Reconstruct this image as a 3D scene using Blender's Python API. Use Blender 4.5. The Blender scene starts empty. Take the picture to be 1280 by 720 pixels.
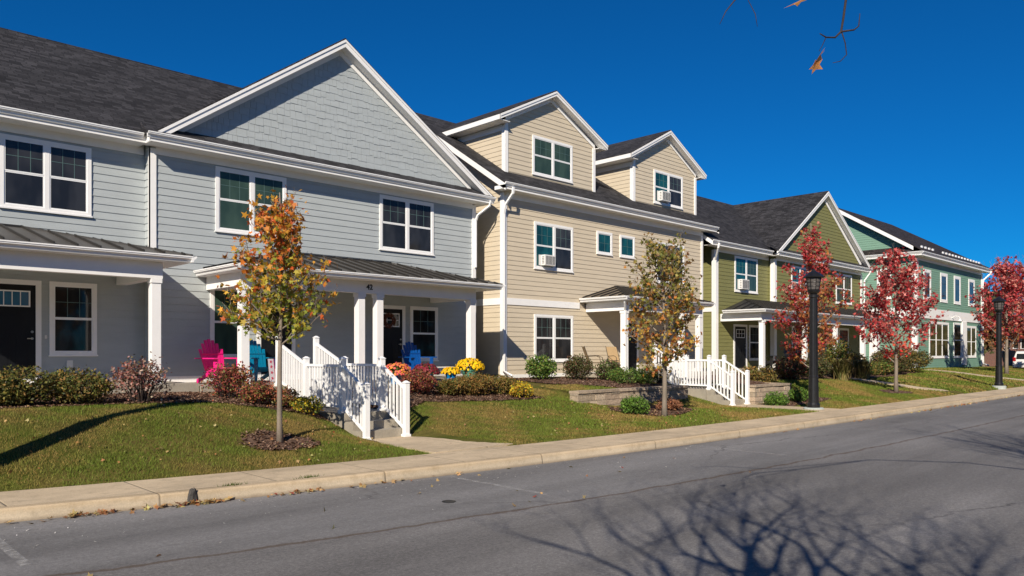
import bpy, math, random
import numpy as np
from mathutils import Vector, Matrix
R=math.radians
scn=bpy.context.scene
COL=scn.collection
# ---------------------------------------------------------------- materials
def nmat(name):
    m=bpy.data.materials.new(name); m.use_nodes=True
    nt=m.node_tree; b=nt.nodes['Principled BSDF']
    return m,nt,b
def N(nt,t,**k):
    n=nt.nodes.new(t)
    for a,v in k.items(): setattr(n,a,v)
    return n
def noise(nt,vec,scale,detail=4,rough=.6):
    n=N(nt,'ShaderNodeTexNoise'); n.inputs['Scale'].default_value=scale
    n.inputs['Detail'].default_value=detail; n.inputs['Roughness'].default_value=rough
    nt.links.new(vec,n.inputs['Vector']); return n.outputs['Fac']
def mixc(nt,fac,a,b,mode='MIX'):
    n=N(nt,'ShaderNodeMix',data_type='RGBA',blend_type=mode)
    for i,v in ((0,fac),(6,a),(7,b)):
        if hasattr(v,'is_linked') or hasattr(v,'links'): nt.links.new(v,n.inputs[i])
        else: n.inputs[i].default_value=v if not isinstance(v,tuple) else (*v[:3],1)
    return n.outputs[2]
def ramp(nt,fac,pts):
    n=N(nt,'ShaderNodeValToRGB'); nt.links.new(fac,n.inputs['Fac'])
    e=n.color_ramp.elements
    while len(e)<len(pts): e.new(.5)
    for q,(p,c) in zip(e,pts):
        q.position=p; q.color=(*c,1) if isinstance(c,tuple) else (c,c,c,1)
    return n.outputs['Color']
def math_(nt,op,a,b=None,c=None):
    n=N(nt,'ShaderNodeMath',operation=op)
    for i,v in enumerate((a,b,c)):
        if v is None: continue
        if isinstance(v,(int,float)): n.inputs[i].default_value=v
        else: nt.links.new(v,n.inputs[i])
    return n.outputs[0]
def mapping(nt,vec,scale):
    n=N(nt,'ShaderNodeMapping'); n.inputs['Scale'].default_value=scale
    nt.links.new(vec,n.inputs['Vector']); return n.outputs['Vector']
def bump(nt,b,h,strength=.3,dist=.02):
    n=N(nt,'ShaderNodeBump'); n.inputs['Strength'].default_value=strength; n.inputs['Distance'].default_value=dist
    nt.links.new(h,n.inputs['Height']); nt.links.new(n.outputs['Normal'],b.inputs['Normal'])
def mat(name,col,rough=.6,var=.12,scale=2.5,fine=30,bmp=.15,metal=0,spec=.5,stretch=(1,1,1),bdist=.01,stain=0):
    m,nt,b=nmat(name)
    tc=N(nt,'ShaderNodeTexCoord').outputs['Object']
    v=mapping(nt,tc,stretch)
    a=noise(nt,v,scale,5); f=noise(nt,tc,fine,3)
    c1=tuple(x*(1-var) for x in col); c2=tuple(min(1,x*(1+var)) for x in col)
    s=math_(nt,'MULTIPLY_ADD',f,.35,math_(nt,'MULTIPLY',a,.65))
    c=ramp(nt,s,[(.32,c1),(.68,c2)])
    if stain:
        st=ramp(nt,noise(nt,mapping(nt,tc,(1,1,.35)),1.1,6,.7),[(.5,0.),(.78,1.)])
        c=mixc(nt,math_(nt,'MULTIPLY',st,stain),c,tuple(x*.55 for x in col))
    nt.links.new(c,b.inputs['Base Color'])
    b.inputs['Roughness'].default_value=rough; b.inputs['Metallic'].default_value=metal
    b.inputs['Specular IOR Level'].default_value=spec
    if bmp: bump(nt,b,f,bmp,bdist)
    return m
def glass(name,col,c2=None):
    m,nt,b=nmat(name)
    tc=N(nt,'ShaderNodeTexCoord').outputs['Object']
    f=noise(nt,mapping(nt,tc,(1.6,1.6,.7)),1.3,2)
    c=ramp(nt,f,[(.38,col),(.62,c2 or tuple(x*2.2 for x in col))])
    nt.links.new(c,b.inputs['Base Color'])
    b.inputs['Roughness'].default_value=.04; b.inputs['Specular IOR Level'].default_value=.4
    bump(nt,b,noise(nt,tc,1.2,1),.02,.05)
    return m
def shingle(name,col):
    m,nt,b=nmat(name)
    uv=N(nt,'ShaderNodeUVMap').outputs['UV']
    br=N(nt,'ShaderNodeTexBrick'); nt.links.new(uv,br.inputs['Vector'])
    br.inputs['Color1'].default_value=(*[x*.55 for x in col],1); br.inputs['Color2'].default_value=(*[x*1.6 for x in col],1)
    br.inputs['Mortar'].default_value=(*[x*.35 for x in col],1)
    br.inputs['Scale'].default_value=1; br.inputs['Brick Width'].default_value=.24; br.inputs['Row Height'].default_value=.14
    br.inputs['Mortar Size'].default_value=.008; br.offset=.37; br.squash=1.3; br.squash_frequency=3
    tc=N(nt,'ShaderNodeTexCoord').outputs['Object']
    n1=noise(nt,tc,1.1,5); n2=noise(nt,tc,70,3)
    c=mixc(nt,.6,br.outputs['Color'],ramp(nt,n1,[(.3,.6),(.7,1.3)]),'MULTIPLY')
    c=mixc(nt,.7,c,ramp(nt,n2,[(.3,.55),(.7,1.5)]),'MULTIPLY')
    nt.links.new(c,b.inputs['Base Color']); b.inputs['Roughness'].default_value=.85; b.inputs['Specular IOR Level'].default_value=.25
    h=math_(nt,'ADD',math_(nt,'MULTIPLY',br.outputs['Fac'],-1),n2)
    bump(nt,b,h,.5,.012)
    return m
def colmat(name,rough=.6,transl=.25,spec=.3):
    m,nt,b=nmat(name)
    at=N(nt,'ShaderNodeAttribute',attribute_name='Col')
    nt.links.new(at.outputs['Color'],b.inputs['Base Color'])
    b.inputs['Roughness'].default_value=rough; b.inputs['Specular IOR Level'].default_value=spec
    if transl:
        t=N(nt,'ShaderNodeBsdfTranslucent'); nt.links.new(at.outputs['Color'],t.inputs['Color'])
        mx=N(nt,'ShaderNodeMixShader'); mx.inputs[0].default_value=transl
        nt.links.new(b.outputs[0],mx.inputs[1]); nt.links.new(t.outputs[0],mx.inputs[2])
        nt.links.new(mx.outputs[0],nt.nodes['Material Output'].inputs['Surface'])
    return m
M={}
M['white']=mat('white_trim_paint',(.87,.86,.84),.45,.04,3,60,.06,stain=.05)
M['white_vinyl']=mat('white_vinyl',(.88,.88,.87),.35,.03,2,60,.03,stain=.04)
SID=dict(stretch=(1,1,5),fine=45,bmp=.12)
M['grey']=mat('blue_grey_siding',(.41,.445,.45),.65,.08,1.4,**SID,stain=.10)
M['beige']=mat('beige_siding',(.60,.515,.385),.65,.07,1.4,**SID,stain=.10)
M['olive']=mat('olive_siding',(.20,.195,.07),.65,.07,1.4,**SID)
M['teal']=mat('sea_green_siding',(.175,.315,.235),.65,.07,1.4,**SID)
M['shingle']=shingle('charcoal_shingles',(.034,.033,.036))
M['shingle_teal']=shingle('dark_brown_shingles',(.032,.026,.026))
M['metal_roof']=mat('bronze_metal_roof',(.095,.088,.08),.42,.1,1.2,20,.02,metal=.2,stain=.1)
M['metal_tan']=mat('tan_metal_roof',(.19,.155,.11),.45,.1,1.6,25,.02,metal=.2,stain=.1)
M['metal_dark']=mat('dark_metal_roof',(.04,.038,.036),.5,.18,1.6,25,.05,metal=.35,stain=.3)
M['seam']=mat('dark_roof_seam',(.022,.02,.018),.5,.1,3,30,.02)
M['concrete']=mat('stair_concrete',(.33,.295,.235),.9,.22,2.2,45,.4,stain=.5,bdist=.01)
M['black']=mat('black_paint',(.012,.012,.013),.35,.3,6,60,.15)
M['door']=mat('black_door_paint',(.008,.009,.011),.5,.2,3,50,.04,spec=.25)
M['steel']=mat('brushed_steel',(.5,.5,.5),.3,.1,5,50,.03,metal=.9)
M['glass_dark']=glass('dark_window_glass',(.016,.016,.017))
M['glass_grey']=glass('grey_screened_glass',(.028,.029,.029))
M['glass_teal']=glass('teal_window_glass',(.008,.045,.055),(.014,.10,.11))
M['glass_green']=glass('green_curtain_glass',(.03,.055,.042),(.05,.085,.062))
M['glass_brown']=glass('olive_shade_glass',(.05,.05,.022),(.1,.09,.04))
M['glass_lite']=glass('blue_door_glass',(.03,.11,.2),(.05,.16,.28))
M['muntin']=mat('pale_green_muntin',(.09,.15,.14),.4,.05,3,50,.02)
M['bark']=mat('grey_brown_bark',(.22,.18,.14),.9,.35,7,60,.8,stretch=(1,1,.3),bdist=.01)
M['bark_dark']=mat('dark_bark',(.09,.075,.065),.9,.35,7,60,.8,stretch=(1,1,.3),bdist=.01)
M['twig']=mat('dark_twig',(.04,.028,.025),.8,.3,20,80,.2)
M['leaf']=colmat('autumn_leaves',.55,.32,.35)
M['shrub']=colmat('shrub_leaves',.6,.2,.3)
M['petal']=colmat('petals',.6,.25,.2)
M['grassb']=colmat('grass_blades',.65,.25,.25)
M['mulch_c']=colmat('mulch_chips',.95,0,.1)
M['pink']=mat('pink_resin',(.85,.012,.22),.4,.06,4,60,.03)
M['cyan']=mat('turquoise_resin',(.0,.19,.34),.4,.06,4,60,.03)
M['blue']=mat('royal_blue_resin',(.0,.07,.30),.4,.08,4,60,.03)
M['bluepot']=mat('blue_glazed_pot',(.005,.2,.5),.25,.08,4,60,.03)
M['greenpot']=mat('green_glazed_pot',(.1,.33,.24),.3,.1,4,60,.03)
M['tan']=mat('tan_sling_fabric',(.42,.29,.15),.8,.1,6,120,.2)
M['bronze']=mat('bronze_tube',(.12,.09,.06),.4,.15,6,60,.05,metal=.5)
M['plastic']=mat('ac_white_plastic',(.72,.71,.68),.5,.05,4,60,.03)
M['grille']=mat('ac_dark_grille',(.09,.09,.09),.6,.2,20,90,.1)
M['rubber']=mat('black_rubber',(.012,.012,.012),.8,.3,8,60,.2)
M['carwhite']=mat('white_car_paint',(.72,.71,.68),.25,.03,2,60,0,spec=.6)
M['carglass']=glass('car_glass',(.01,.012,.014))
M['redlight']=mat('red_lamp_plastic',(.45,.01,.01),.3,.1,6,60,0)
M['wood']=mat('orange_wood_mat',(.42,.20,.07),.8,.25,5,50,.2,stretch=(1,8,1))
M['rust']=mat('dried_vine_wreath',(.16,.05,.022),.9,.5,14,60,.3)
M['lampbase']=mat('painted_lamp_footing',(.42,.46,.43),.8,.2,5,40,.3,stain=.4)
M['frost']=mat('lamp_frosted_glass',(.10,.09,.085),.3,.1,5,40,0)
M['flagw']=mat('flag_white_cloth',(.7,.64,.66),.8,.1,10,90,.1)
M['flagr']=mat('flag_red_cloth',(.55,.03,.07),.8,.1,10,90,.1)
M['flagb']=mat('flag_blue_cloth',(.04,.05,.2),.8,.1,10,90,.1)
M['rackgreen']=mat('dark_green_steel',(.015,.06,.045),.4,.2,6,60,.1)
M['foundation']=mat('foundation_concrete',(.45,.38,.29),.9,.15,2,40,.3,stain=.35)
# asphalt
def asphalt():
    m,nt,b=nmat('asphalt')
    tc=N(nt,'ShaderNodeTexCoord').outputs['Object']
    sep=N(nt,'ShaderNodeSeparateXYZ'); nt.links.new(tc,sep.inputs[0])
    big=noise(nt,mapping(nt,tc,(.35,1,1)),.6,5,.6); fine=math_(nt,'MULTIPLY_ADD',noise(nt,tc,26,4,.85),.6,math_(nt,'MULTIPLY',noise(nt,tc,75,3,.8),.4)); med=noise(nt,tc,9,5,.65)
    wob=noise(nt,tc,1.3,5,.7)
    # lane seam at y = 6.35 (+wobble), parking lane finer and a little paler
    yy=math_(nt,'ADD',sep.outputs['Y'],math_(nt,'MULTIPLY',math_(nt,'SUBTRACT',wob,.5),.32))
    # straighten the gentle bend of the street on the left
    bend=math_(nt,'MULTIPLY',math_(nt,'EXPONENT' ,math_(nt,'MULTIPLY',sep.outputs['X'],-.1333)),2.2)
    yy=math_(nt,'SUBTRACT',yy,math_(nt,'MINIMUM',bend,2.4))
    lane=ramp(nt,math_(nt,'SUBTRACT',yy,5.15),[(.35,0.),(.65,1.)])
    seam=ramp(nt,math_(nt,'ABSOLUTE',math_(nt,'SUBTRACT',yy,5.6)),[(0.,1.),(.022,.8),(.05,0.)])
    c1=ramp(nt,fine,[(.28,(.072,.068,.066)),(.5,(.18,.173,.168)),(.76,(.38,.365,.35))])
    c2=ramp(nt,fine,[(.28,(.10,.097,.096)),(.5,(.185,.18,.178)),(.76,(.33,.325,.32))])
    c=mixc(nt,lane,c1,c2)
    c=mixc(nt,.8,c,ramp(nt,big,[(.3,.72),(.7,1.22)]),'MULTIPLY')
    c=mixc(nt,.55,c,ramp(nt,med,[(.3,.78),(.7,1.18)]),'MULTIPLY')
    # wheel tracks along the travel lane
    tr=noise(nt,mapping(nt,tc,(.03,.9,1)),1.1,3,.5)
    c=mixc(nt,.75,c,ramp(nt,tr,[(.38,.72),(.62,1.16)]),'MULTIPLY')
    c=mixc(nt,math_(nt,'MULTIPLY',seam,.75),c,(.085,.055,.035))
    # fine long cracks
    vo=N(nt,'ShaderNodeTexVoronoi',feature='DISTANCE_TO_EDGE'); vo.inputs['Scale'].default_value=.22
    dv=N(nt,'ShaderNodeVectorMath',operation='ADD'); nz=N(nt,'ShaderNodeTexNoise'); nz.inputs['Scale'].default_value=1.6; nz.inputs['Detail'].default_value=6
    nt.links.new(tc,nz.inputs['Vector']); nt.links.new(mapping(nt,tc,(.55,1,1)),dv.inputs[0])
    sc=N(nt,'ShaderNodeVectorMath',operation='SCALE'); sc.inputs['Scale'].default_value=.6
    nt.links.new(nz.outputs['Color'],sc.inputs[0]); nt.links.new(sc.outputs[0],dv.inputs[1]); nt.links.new(dv.outputs[0],vo.inputs['Vector'])
    cr=ramp(nt,vo.outputs['Distance'],[(0.,1.),(.002,.7),(.005,0.)])
    cr=math_(nt,'MULTIPLY',cr,ramp(nt,big,[(.47,0.),(.62,.65)]))
    c=mixc(nt,cr,c,(.022,.02,.02))
    # oil spots
    v2=N(nt,'ShaderNodeTexVoronoi'); v2.inputs['Scale'].default_value=.45; nt.links.new(tc,v2.inputs['Vector'])
    sp=ramp(nt,math_(nt,'ADD',v2.outputs['Distance'],math_(nt,'MULTIPLY',med,.1)),[(.06,1.),(.16,0.)])
    c=mixc(nt,math_(nt,'MULTIPLY',sp,.45),c,(.03,.028,.028))
    nt.links.new(c,b.inputs['Base Color']); b.inputs['Roughness'].default_value=.85; b.inputs['Specular IOR Level'].default_value=.3
    bump(nt,b,math_(nt,'SUBTRACT',fine,cr),.7,.012)
    return m
M['asphalt']=asphalt()
def walkmat(name,col,joint,off=0.,edge=False):
    m,nt,b=nmat(name)
    tc=N(nt,'ShaderNodeTexCoord').outputs['Object']
    sep=N(nt,'ShaderNodeSeparateXYZ'); nt.links.new(tc,sep.inputs[0])
    a=noise(nt,mapping(nt,tc,(.6,1,1)),1.1,6,.65); f=noise(nt,tc,60,4,.7); g=noise(nt,tc,5,5,.7)
    c=ramp(nt,a,[(.3,tuple(x*.78 for x in col)),(.7,tuple(x*1.15 for x in col))])
    c=mixc(nt,.5,c,ramp(nt,f,[(.3,.7),(.7,1.25)]),'MULTIPLY')
    c=mixc(nt,ramp(nt,g,[(.52,0.),(.74,.55)]),c,tuple(x*.45 for x in col))
    c=mixc(nt,ramp(nt,noise(nt,mapping(nt,tc,(.5,1.6,1)),1.7,6,.75),[(.52,0.),(.7,.5)]),c,tuple(x*q for x,q in zip(col,(.5,.52,.55))))
    fr=math_(nt,'FRACT',math_(nt,'ADD',math_(nt,'DIVIDE',sep.outputs['X'],joint),off+math_('x' and nt,'MULTIPLY',g,.004) if False else off))
    j=ramp(nt,math_(nt,'ABSOLUTE',math_(nt,'SUBTRACT',fr,.5)),[(0.,1.),(.016/joint,.0)])
    c=mixc(nt,math_(nt,'MULTIPLY',j,.75),c,tuple(x*.3 for x in col))
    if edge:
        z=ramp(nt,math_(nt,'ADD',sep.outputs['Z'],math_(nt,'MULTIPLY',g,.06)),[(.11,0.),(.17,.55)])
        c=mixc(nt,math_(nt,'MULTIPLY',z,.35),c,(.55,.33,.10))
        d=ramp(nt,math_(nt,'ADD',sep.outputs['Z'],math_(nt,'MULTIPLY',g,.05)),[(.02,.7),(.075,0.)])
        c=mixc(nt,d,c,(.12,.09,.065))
    nt.links.new(c,b.inputs['Base Color']); b.inputs['Roughness'].default_value=.9; b.inputs['Specular IOR Level'].default_value=.25
    bump(nt,b,math_(nt,'SUBTRACT',f,math_(nt,'MULTIPLY',j,2)),.45,.012)
    return m
M['sidewalk']=walkmat('sidewalk_concrete',(.57,.455,.31),1.5,.2)
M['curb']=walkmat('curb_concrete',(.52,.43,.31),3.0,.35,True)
def grassmat():
    m,nt,b=nmat('lawn_turf')
    tc=N(nt,'ShaderNodeTexCoord').outputs['Object']
    a=noise(nt,tc,.9,5,.6); g=noise(nt,tc,6,5,.7); f=noise(nt,tc,60,3,.7)
    c=ramp(nt,a,[(.35,(.085,.105,.016)),(.6,(.15,.12,.035))])
    c=mixc(nt,.8,c,ramp(nt,g,[(.3,.6),(.7,1.4)]),'MULTIPLY')
    c=mixc(nt,.8,c,ramp(nt,f,[(.3,.45),(.7,1.5)]),'MULTIPLY')
    nt.links.new(c,b.inputs['Base Color']); b.inputs['Roughness'].default_value=.95; b.inputs['Specular IOR Level'].default_value=.1
    bump(nt,b,f,.8,.03)
    return m
M['turf']=grassmat()
M['mulch']=mat('brown_mulch',(.16,.092,.06),.95,.4,6,70,1.0,bdist=.03)
def stonemat():
    m,nt,b=nmat('split_face_block')
    tc=N(nt,'ShaderNodeTexCoord').outputs['Object']; at=N(nt,'ShaderNodeAttribute',attribute_name='Col')
    g=noise(nt,tc,8,6,.75); f=noise(nt,tc,60,3)
    c=mixc(nt,.9,at.outputs['Color'],ramp(nt,g,[(.3,.65),(.7,1.3)]),'MULTIPLY')
    nt.links.new(c,b.inputs['Base Color']); b.inputs['Roughness'].default_value=.95
    bump(nt,b,math_(nt,'ADD',math_(nt,'MULTIPLY',g,2),f),.9,.02)
    return m
M['stone']=stonemat()
def brickmat():
    m,nt,b=nmat('red_brick')
    uv=N(nt,'ShaderNodeUVMap').outputs['UV']
    br=N(nt,'ShaderNodeTexBrick'); nt.links.new(uv,br.inputs['Vector'])
    br.inputs['Color1'].default_value=(.28,.09,.055,1); br.inputs['Color2'].default_value=(.18,.055,.035,1); br.inputs['Mortar'].default_value=(.3,.26,.22,1)
    br.inputs['Scale'].default_value=1; br.inputs['Brick Width'].default_value=.23; br.inputs['Row Height'].default_value=.08; br.inputs['Mortar Size'].default_value=.01
    nt.links.new(br.outputs['Color'],b.inputs['Base Color']); b.inputs['Roughness'].default_value=.9
    return m
M['brick']=brickmat()
# ---------------------------------------------------------------- mesh helpers
def wloc(o):
    l=Vector((0,0,0))
    while o is not None: l+=o.location; o=o.parent
    return l
class MB:
    def __init__(s): s.v=[]; s.f=[]; s.col=[]
    def poly(s,pts):
        i=len(s.v); s.v+= [tuple(p) for p in pts]; s.f.append(tuple(range(i,i+len(pts)))); return s
    def box(s,x0,x1,y0,y1,z0,z1):
        if x0>x1:x0,x1=x1,x0
        if y0>y1:y0,y1=y1,y0
        if z0>z1:z0,z1=z1,z0
        i=len(s.v)
        s.v+=[(x0,y0,z0),(x1,y0,z0),(x1,y1,z0),(x0,y1,z0),(x0,y0,z1),(x1,y0,z1),(x1,y1,z1),(x0,y1,z1)]
        for q in ((0,3,2,1),(4,5,6,7),(0,1,5,4),(1,2,6,5),(2,3,7,6),(3,0,4,7)): s.f.append(tuple(i+k for k in q))
        return s
    def hexa(s,p):   # 8 points: bottom 4 ccw, top 4 ccw
        i=len(s.v); s.v+=[tuple(q) for q in p]
        for q in ((0,3,2,1),(4,5,6,7),(0,1,5,4),(1,2,6,5),(2,3,7,6),(3,0,4,7)): s.f.append(tuple(i+k for k in q))
        return s
    def beam(s,a,b,side,up,w,h,w0=0,h0=0):   # bar from a to b; cross-section w along side, h along up, offset
        a=Vector(a);b=Vector(b);S=Vector(side).normalized();U=Vector(up).normalized()
        o=[S*w0+U*h0,S*(w0+w)+U*h0,S*(w0+w)+U*(h0+h),S*w0+U*(h0+h)]
        P=[a+o[0],a+o[1],b+o[1],b+o[0],a+o[3],a+o[2],b+o[2],b+o[3]]
        return s.hexa(P)
    def extr(s,prof,a,b,side,up):  # closed profile [(p,q)] extruded from a to b
        a=Vector(a);b=Vector(b);S=Vector(side);U=Vector(up); n=len(prof); i=len(s.v)
        for o in (a,b):
            for p,q in prof: s.v.append(tuple(o+S*p+U*q))
        for k in range(n): s.f.append((i+k,i+(k+1)%n,i+n+(k+1)%n,i+n+k))
        s.f.append(tuple(range(i+n-1,i-1,-1))); s.f.append(tuple(range(i+n,i+2*n)))
        return s
    def slab(s,pts,t):  # planar polygon thickened by t along -normal (t may be a vector)
        P=[Vector(p) for p in pts]
        if isinstance(t,(int,float)):
            n=(P[1]-P[0]).cross(P[2]-P[0]).normalized()
            if n.z<0: n=-n
            D=-n*t
        else: D=Vector(t)
        i=len(s.v);n_=len(P)
        s.v+=[tuple(p) for p in P]+[tuple(p+D) for p in P]
        s.f.append(tuple(range(i,i+n_))); s.f.append(tuple(range(i+2*n_-1,i+n_-1,-1)))
        for k in range(n_): s.f.append((i+k,i+n_+k,i+n_+(k+1)%n_,i+(k+1)%n_))
        return s
    def tube(s,path,rad,n=8,cap=True):
        P=[Vector(p) for p in path]; m=len(P)
        if isinstance(rad,(int,float)): rad=[rad]*m
        i0=len(s.v); prev=None
        for k in range(m):
            t=(P[min(k+1,m-1)]-P[max(k-1,0)])
            if t.length<1e-9: t=Vector((0,0,1))
            t.normalize()
            if prev is None:
                u=t.orthogonal().normalized()
            else:
                u=(prev-t*prev.dot(t)); u=u.normalized() if u.length>1e-6 else t.orthogonal().normalized()
            prev=u; w=t.cross(u)
            for j in range(n):
                a=2*math.pi*j/n; s.v.append(tuple(P[k]+(u*math.cos(a)+w*math.sin(a))*rad[k]))
        for k in range(m-1):
            for j in range(n):
                a=i0+k*n+j; b=i0+k*n+(j+1)%n; s.f.append((a,b,b+n,a+n))
        if cap:
            s.f.append(tuple(i0+j for j in range(n-1,-1,-1))); s.f.append(tuple(i0+(m-1)*n+j for j in range(n)))
        return s
    def lathe(s,prof,c=(0,0,0),n=16):
        i0=len(s.v)
        for r,z in prof:
            for j in range(n):
                a=2*math.pi*(j+.5)/n; s.v.append((c[0]+r*math.cos(a),c[1]+r*math.sin(a),c[2]+z))
        for k in range(len(prof)-1):
            for j in range(n):
                a=i0+k*n+j; b=i0+k*n+(j+1)%n; s.f.append((a,b,b+n,a+n))
        s.f.append(tuple(i0+j for j in range(n-1,-1,-1))); s.f.append(tuple(i0+(len(prof)-1)*n+j for j in range(n)))
        return s
    def build(s,name,m,parent=None,smooth=False,local=False,bevel=0):
        me=bpy.data.meshes.new(name)
        L=wloc(parent) if (parent is not None and not local) else Vector((0,0,0))
        V=np.array(s.v,dtype=float).reshape(-1,3)-np.array(L)
        me.from_pydata(V.tolist(),[],s.f); me.update()
        # metric UVs
        uvl=me.uv_layers.new(name='UVMap'); n=len(me.loops)
        co=np.empty(len(me.vertices)*3); me.vertices.foreach_get('co',co); co=co.reshape(-1,3)
        li=np.empty(n,dtype=np.int32); me.loops.foreach_get('vertex_index',li)
        nr=np.empty(len(me.polygons)*3); me.polygons.foreach_get('normal',nr); nr=nr.reshape(-1,3)
        lt=np.empty(len(me.polygons),dtype=np.int32); me.polygons.foreach_get('loop_total',lt)
        ln=np.repeat(nr,lt,axis=0)
        u=np.cross(np.array([0,0,1.]),ln); q=np.linalg.norm(u,axis=1); u[q<1e-3]=(1,0,0); q[q<1e-3]=1; u/=q[:,None]
        v=np.cross(ln,u); p=co[li]+np.array(L)
        uv=np.stack([(p*u).sum(1),(p*v).sum(1)],1); uvl.data.foreach_set('uv',uv.ravel())
        if s.col:
            ca=me.color_attributes.new('Col','FLOAT_COLOR','POINT')
            c=np.ones((len(s.v),4)); c[:,:3]=np.array(s.col); ca.data.foreach_set('color',c.ravel())
        if smooth:
            me.polygons.foreach_set('use_smooth',[True]*len(me.polygons))
        o=bpy.data.objects.new(name,me); COL.objects.link(o)
        if m: me.materials.append(M[m] if isinstance(m,str) else m)
        if parent is not None: o.parent=parent
        if bevel:
            bm=o.modifiers.new('bevel','BEVEL'); bm.width=bevel; bm.segments=2; bm.limit_method='ANGLE'
        return o
def trimesh(name,V,F,C,m,parent=None,loc=None):
    """fast triangle mesh: V (n,3), F (m,3), C (n,3)"""
    me=bpy.data.meshes.new(name)
    L=np.array(wloc(parent)) if parent is not None else np.zeros(3)
    if loc is not None: L=np.array(loc,dtype=float)
    V=V-L
    me.vertices.add(len(V)); me.vertices.foreach_set('co',V.ravel())
    me.loops.add(F.size); me.loops.foreach_set('vertex_index',F.ravel().astype(np.int32))
    me.polygons.add(len(F)); me.polygons.foreach_set('loop_start',np.arange(0,F.size,3,dtype=np.int32))
    me.update(calc_edges=True)
    ca=me.color_attributes.new('Col','FLOAT_COLOR','POINT')
    c=np.ones((len(V),4)); c[:,:3]=C; ca.data.foreach_set('color',c.ravel())
    o=bpy.data.objects.new(name,me); COL.objects.link(o); me.materials.append(M[m] if isinstance(m,str) else m)
    if parent is not None: o.parent=parent
    if loc is not None: o.location=loc
    return o
def tag(o,label,cat,group=None,kind=None):
    if label: o['label']=label
    if cat: o['category']=cat
    if group: o['group']=group
    if kind: o['kind']=kind
    return o
def thing(name,label,cat,loc=(0,0,0),rz=0,group=None):
    o=bpy.data.objects.new(name,None); COL.objects.link(o); o.location=loc; o.rotation_euler=(0,0,rz); o.empty_display_size=.3
    return tag(o,label,cat,group)
def dup(o,loc,rz=None,label=None,parent=None):
    c=o.copy(); COL.objects.link(c)
    if parent is not None: c.parent=parent
    else:
        c.location=loc
        if rz is not None: c.rotation_euler=(0,0,rz)
        if label: c['label']=label
    for ch in list(o.children): dup(ch,None,parent=c)
    return c
def struct(o,label=None,kind='structure',cat=None):
    o['kind']=kind
    if label: o['label']=label
    if cat: o['category']=cat
    return o
# ---------------------------------------------------------------- street geometry
def yk(x):
    x=np.asarray(x,dtype=float)
    return np.where(x<0,10.5-.29*x,8.3+2.2*np.exp(-np.maximum(x,0)/7.5))
def yb(x): return yk(x)+1.32
TX=np.array([4.2,6.2,7.6,8.9,10.3,11.5,13.5,15.4,17.2,21,23.5,26.2,28.5,33,45,66,73,120.])
TY=np.array([9.,11,12,13,14,15,16,17.5,20,60])
TZ=np.array([
 [.17,.17,.42,.84,.97,.98,1.0,1.0,1.0,1.0],
 [.17,.22,.36,.70,.92,.97,1.0,1.0,1.0,1.0],
 [.17,.20,.25,.42,.70,.86,.95,1.0,1.0,1.0],
 [.10,.10,.10,.10,.35,.62,.90,1.0,1.0,1.0],
 [.17,.20,.24,.34,.52,.68,.90,1.0,1.0,1.0],
 [.17,.20,.30,.44,.58,.72,.88,.98,.98,1.0],
 [.17,.20,.28,.40,.53,.66,.80,.92,.94,1.0],
 [.17,.20,.28,.42,.62,.74,.84,.92,.95,1.0],
 [.17,.19,.21,.24,.40,.80,.88,.95,1.0,1.0],
 [.17,.18,.19,.20,.45,.65,.90,1.0,1.0,1.0],
 [.10,.10,.10,.12,.30,.70,.90,1.0,1.0,1.0],
 [.17,.19,.20,.24,.35,.60,.90,1.0,1.0,1.0],
 [.18,.24,.34,.48,.66,.82,.92,1.0,1.0,1.0],
 [.18,.28,.40,.52,.66,.80,.92,1.0,1.0,1.0],
 [.22,.36,.48,.60,.72,.82,.88,.90,.9,.9],
 [.25,.36,.46,.55,.62,.68,.72,.75,.8,.8],
 [.17,.18,.18,.2,.2,.2,.2,.2,.2,.2],
 [.17,.18,.18,.2,.2,.2,.2,.2,.2,.2]])
def wallmask(x,y):
    a=(x>15.3)&(x<21.3)&(y>13.7)&(y<15.5); b=(x>23.6)&(x<26.3)&(y>12.7)&(y<15.5)
    return a|b
def zt(x,y):
    x=np.asarray(x,dtype=float);y=np.asarray(y,dtype=float)
    xi=np.clip(np.searchsorted(TX,x)-1,0,len(TX)-2); yi=np.clip(np.searchsorted(TY,y)-1,0,len(TY)-2)
    fx=np.clip((x-TX[xi])/(TX[xi+1]-TX[xi]),0,1); fy=np.clip((y-TY[yi])/(TY[yi+1]-TY[yi]),0,1)
    z=(TZ[xi,yi]*(1-fx)+TZ[xi+1,yi]*fx)*(1-fy)+(TZ[xi,yi+1]*(1-fx)+TZ[xi+1,yi+1]*fx)*fy
    a=(x>16.2)&(x<21.3)&(y>13.7)&(y<15.5); b=(x>23.6)&(x<26.3)&(y>12.7)&(y<15.5)
    z=np.where(a,np.maximum(z,.75+.08*(y-13.7)),z); z=np.where(b,np.maximum(z,.72+.07*(y-12.7)),z)
    s=y-yb(x); k=np.clip(s/.35,0,1); z=.13+(z-.13)*k
    z=z+.018*np.sin(x*1.7+y*.9)*np.sin(y*1.3-x*.6)*np.clip(s/1.5,0,1)
    z=np.where(s<=.0,.1,z)
    return z
def zz(x,y): return float(zt(x,y))
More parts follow.
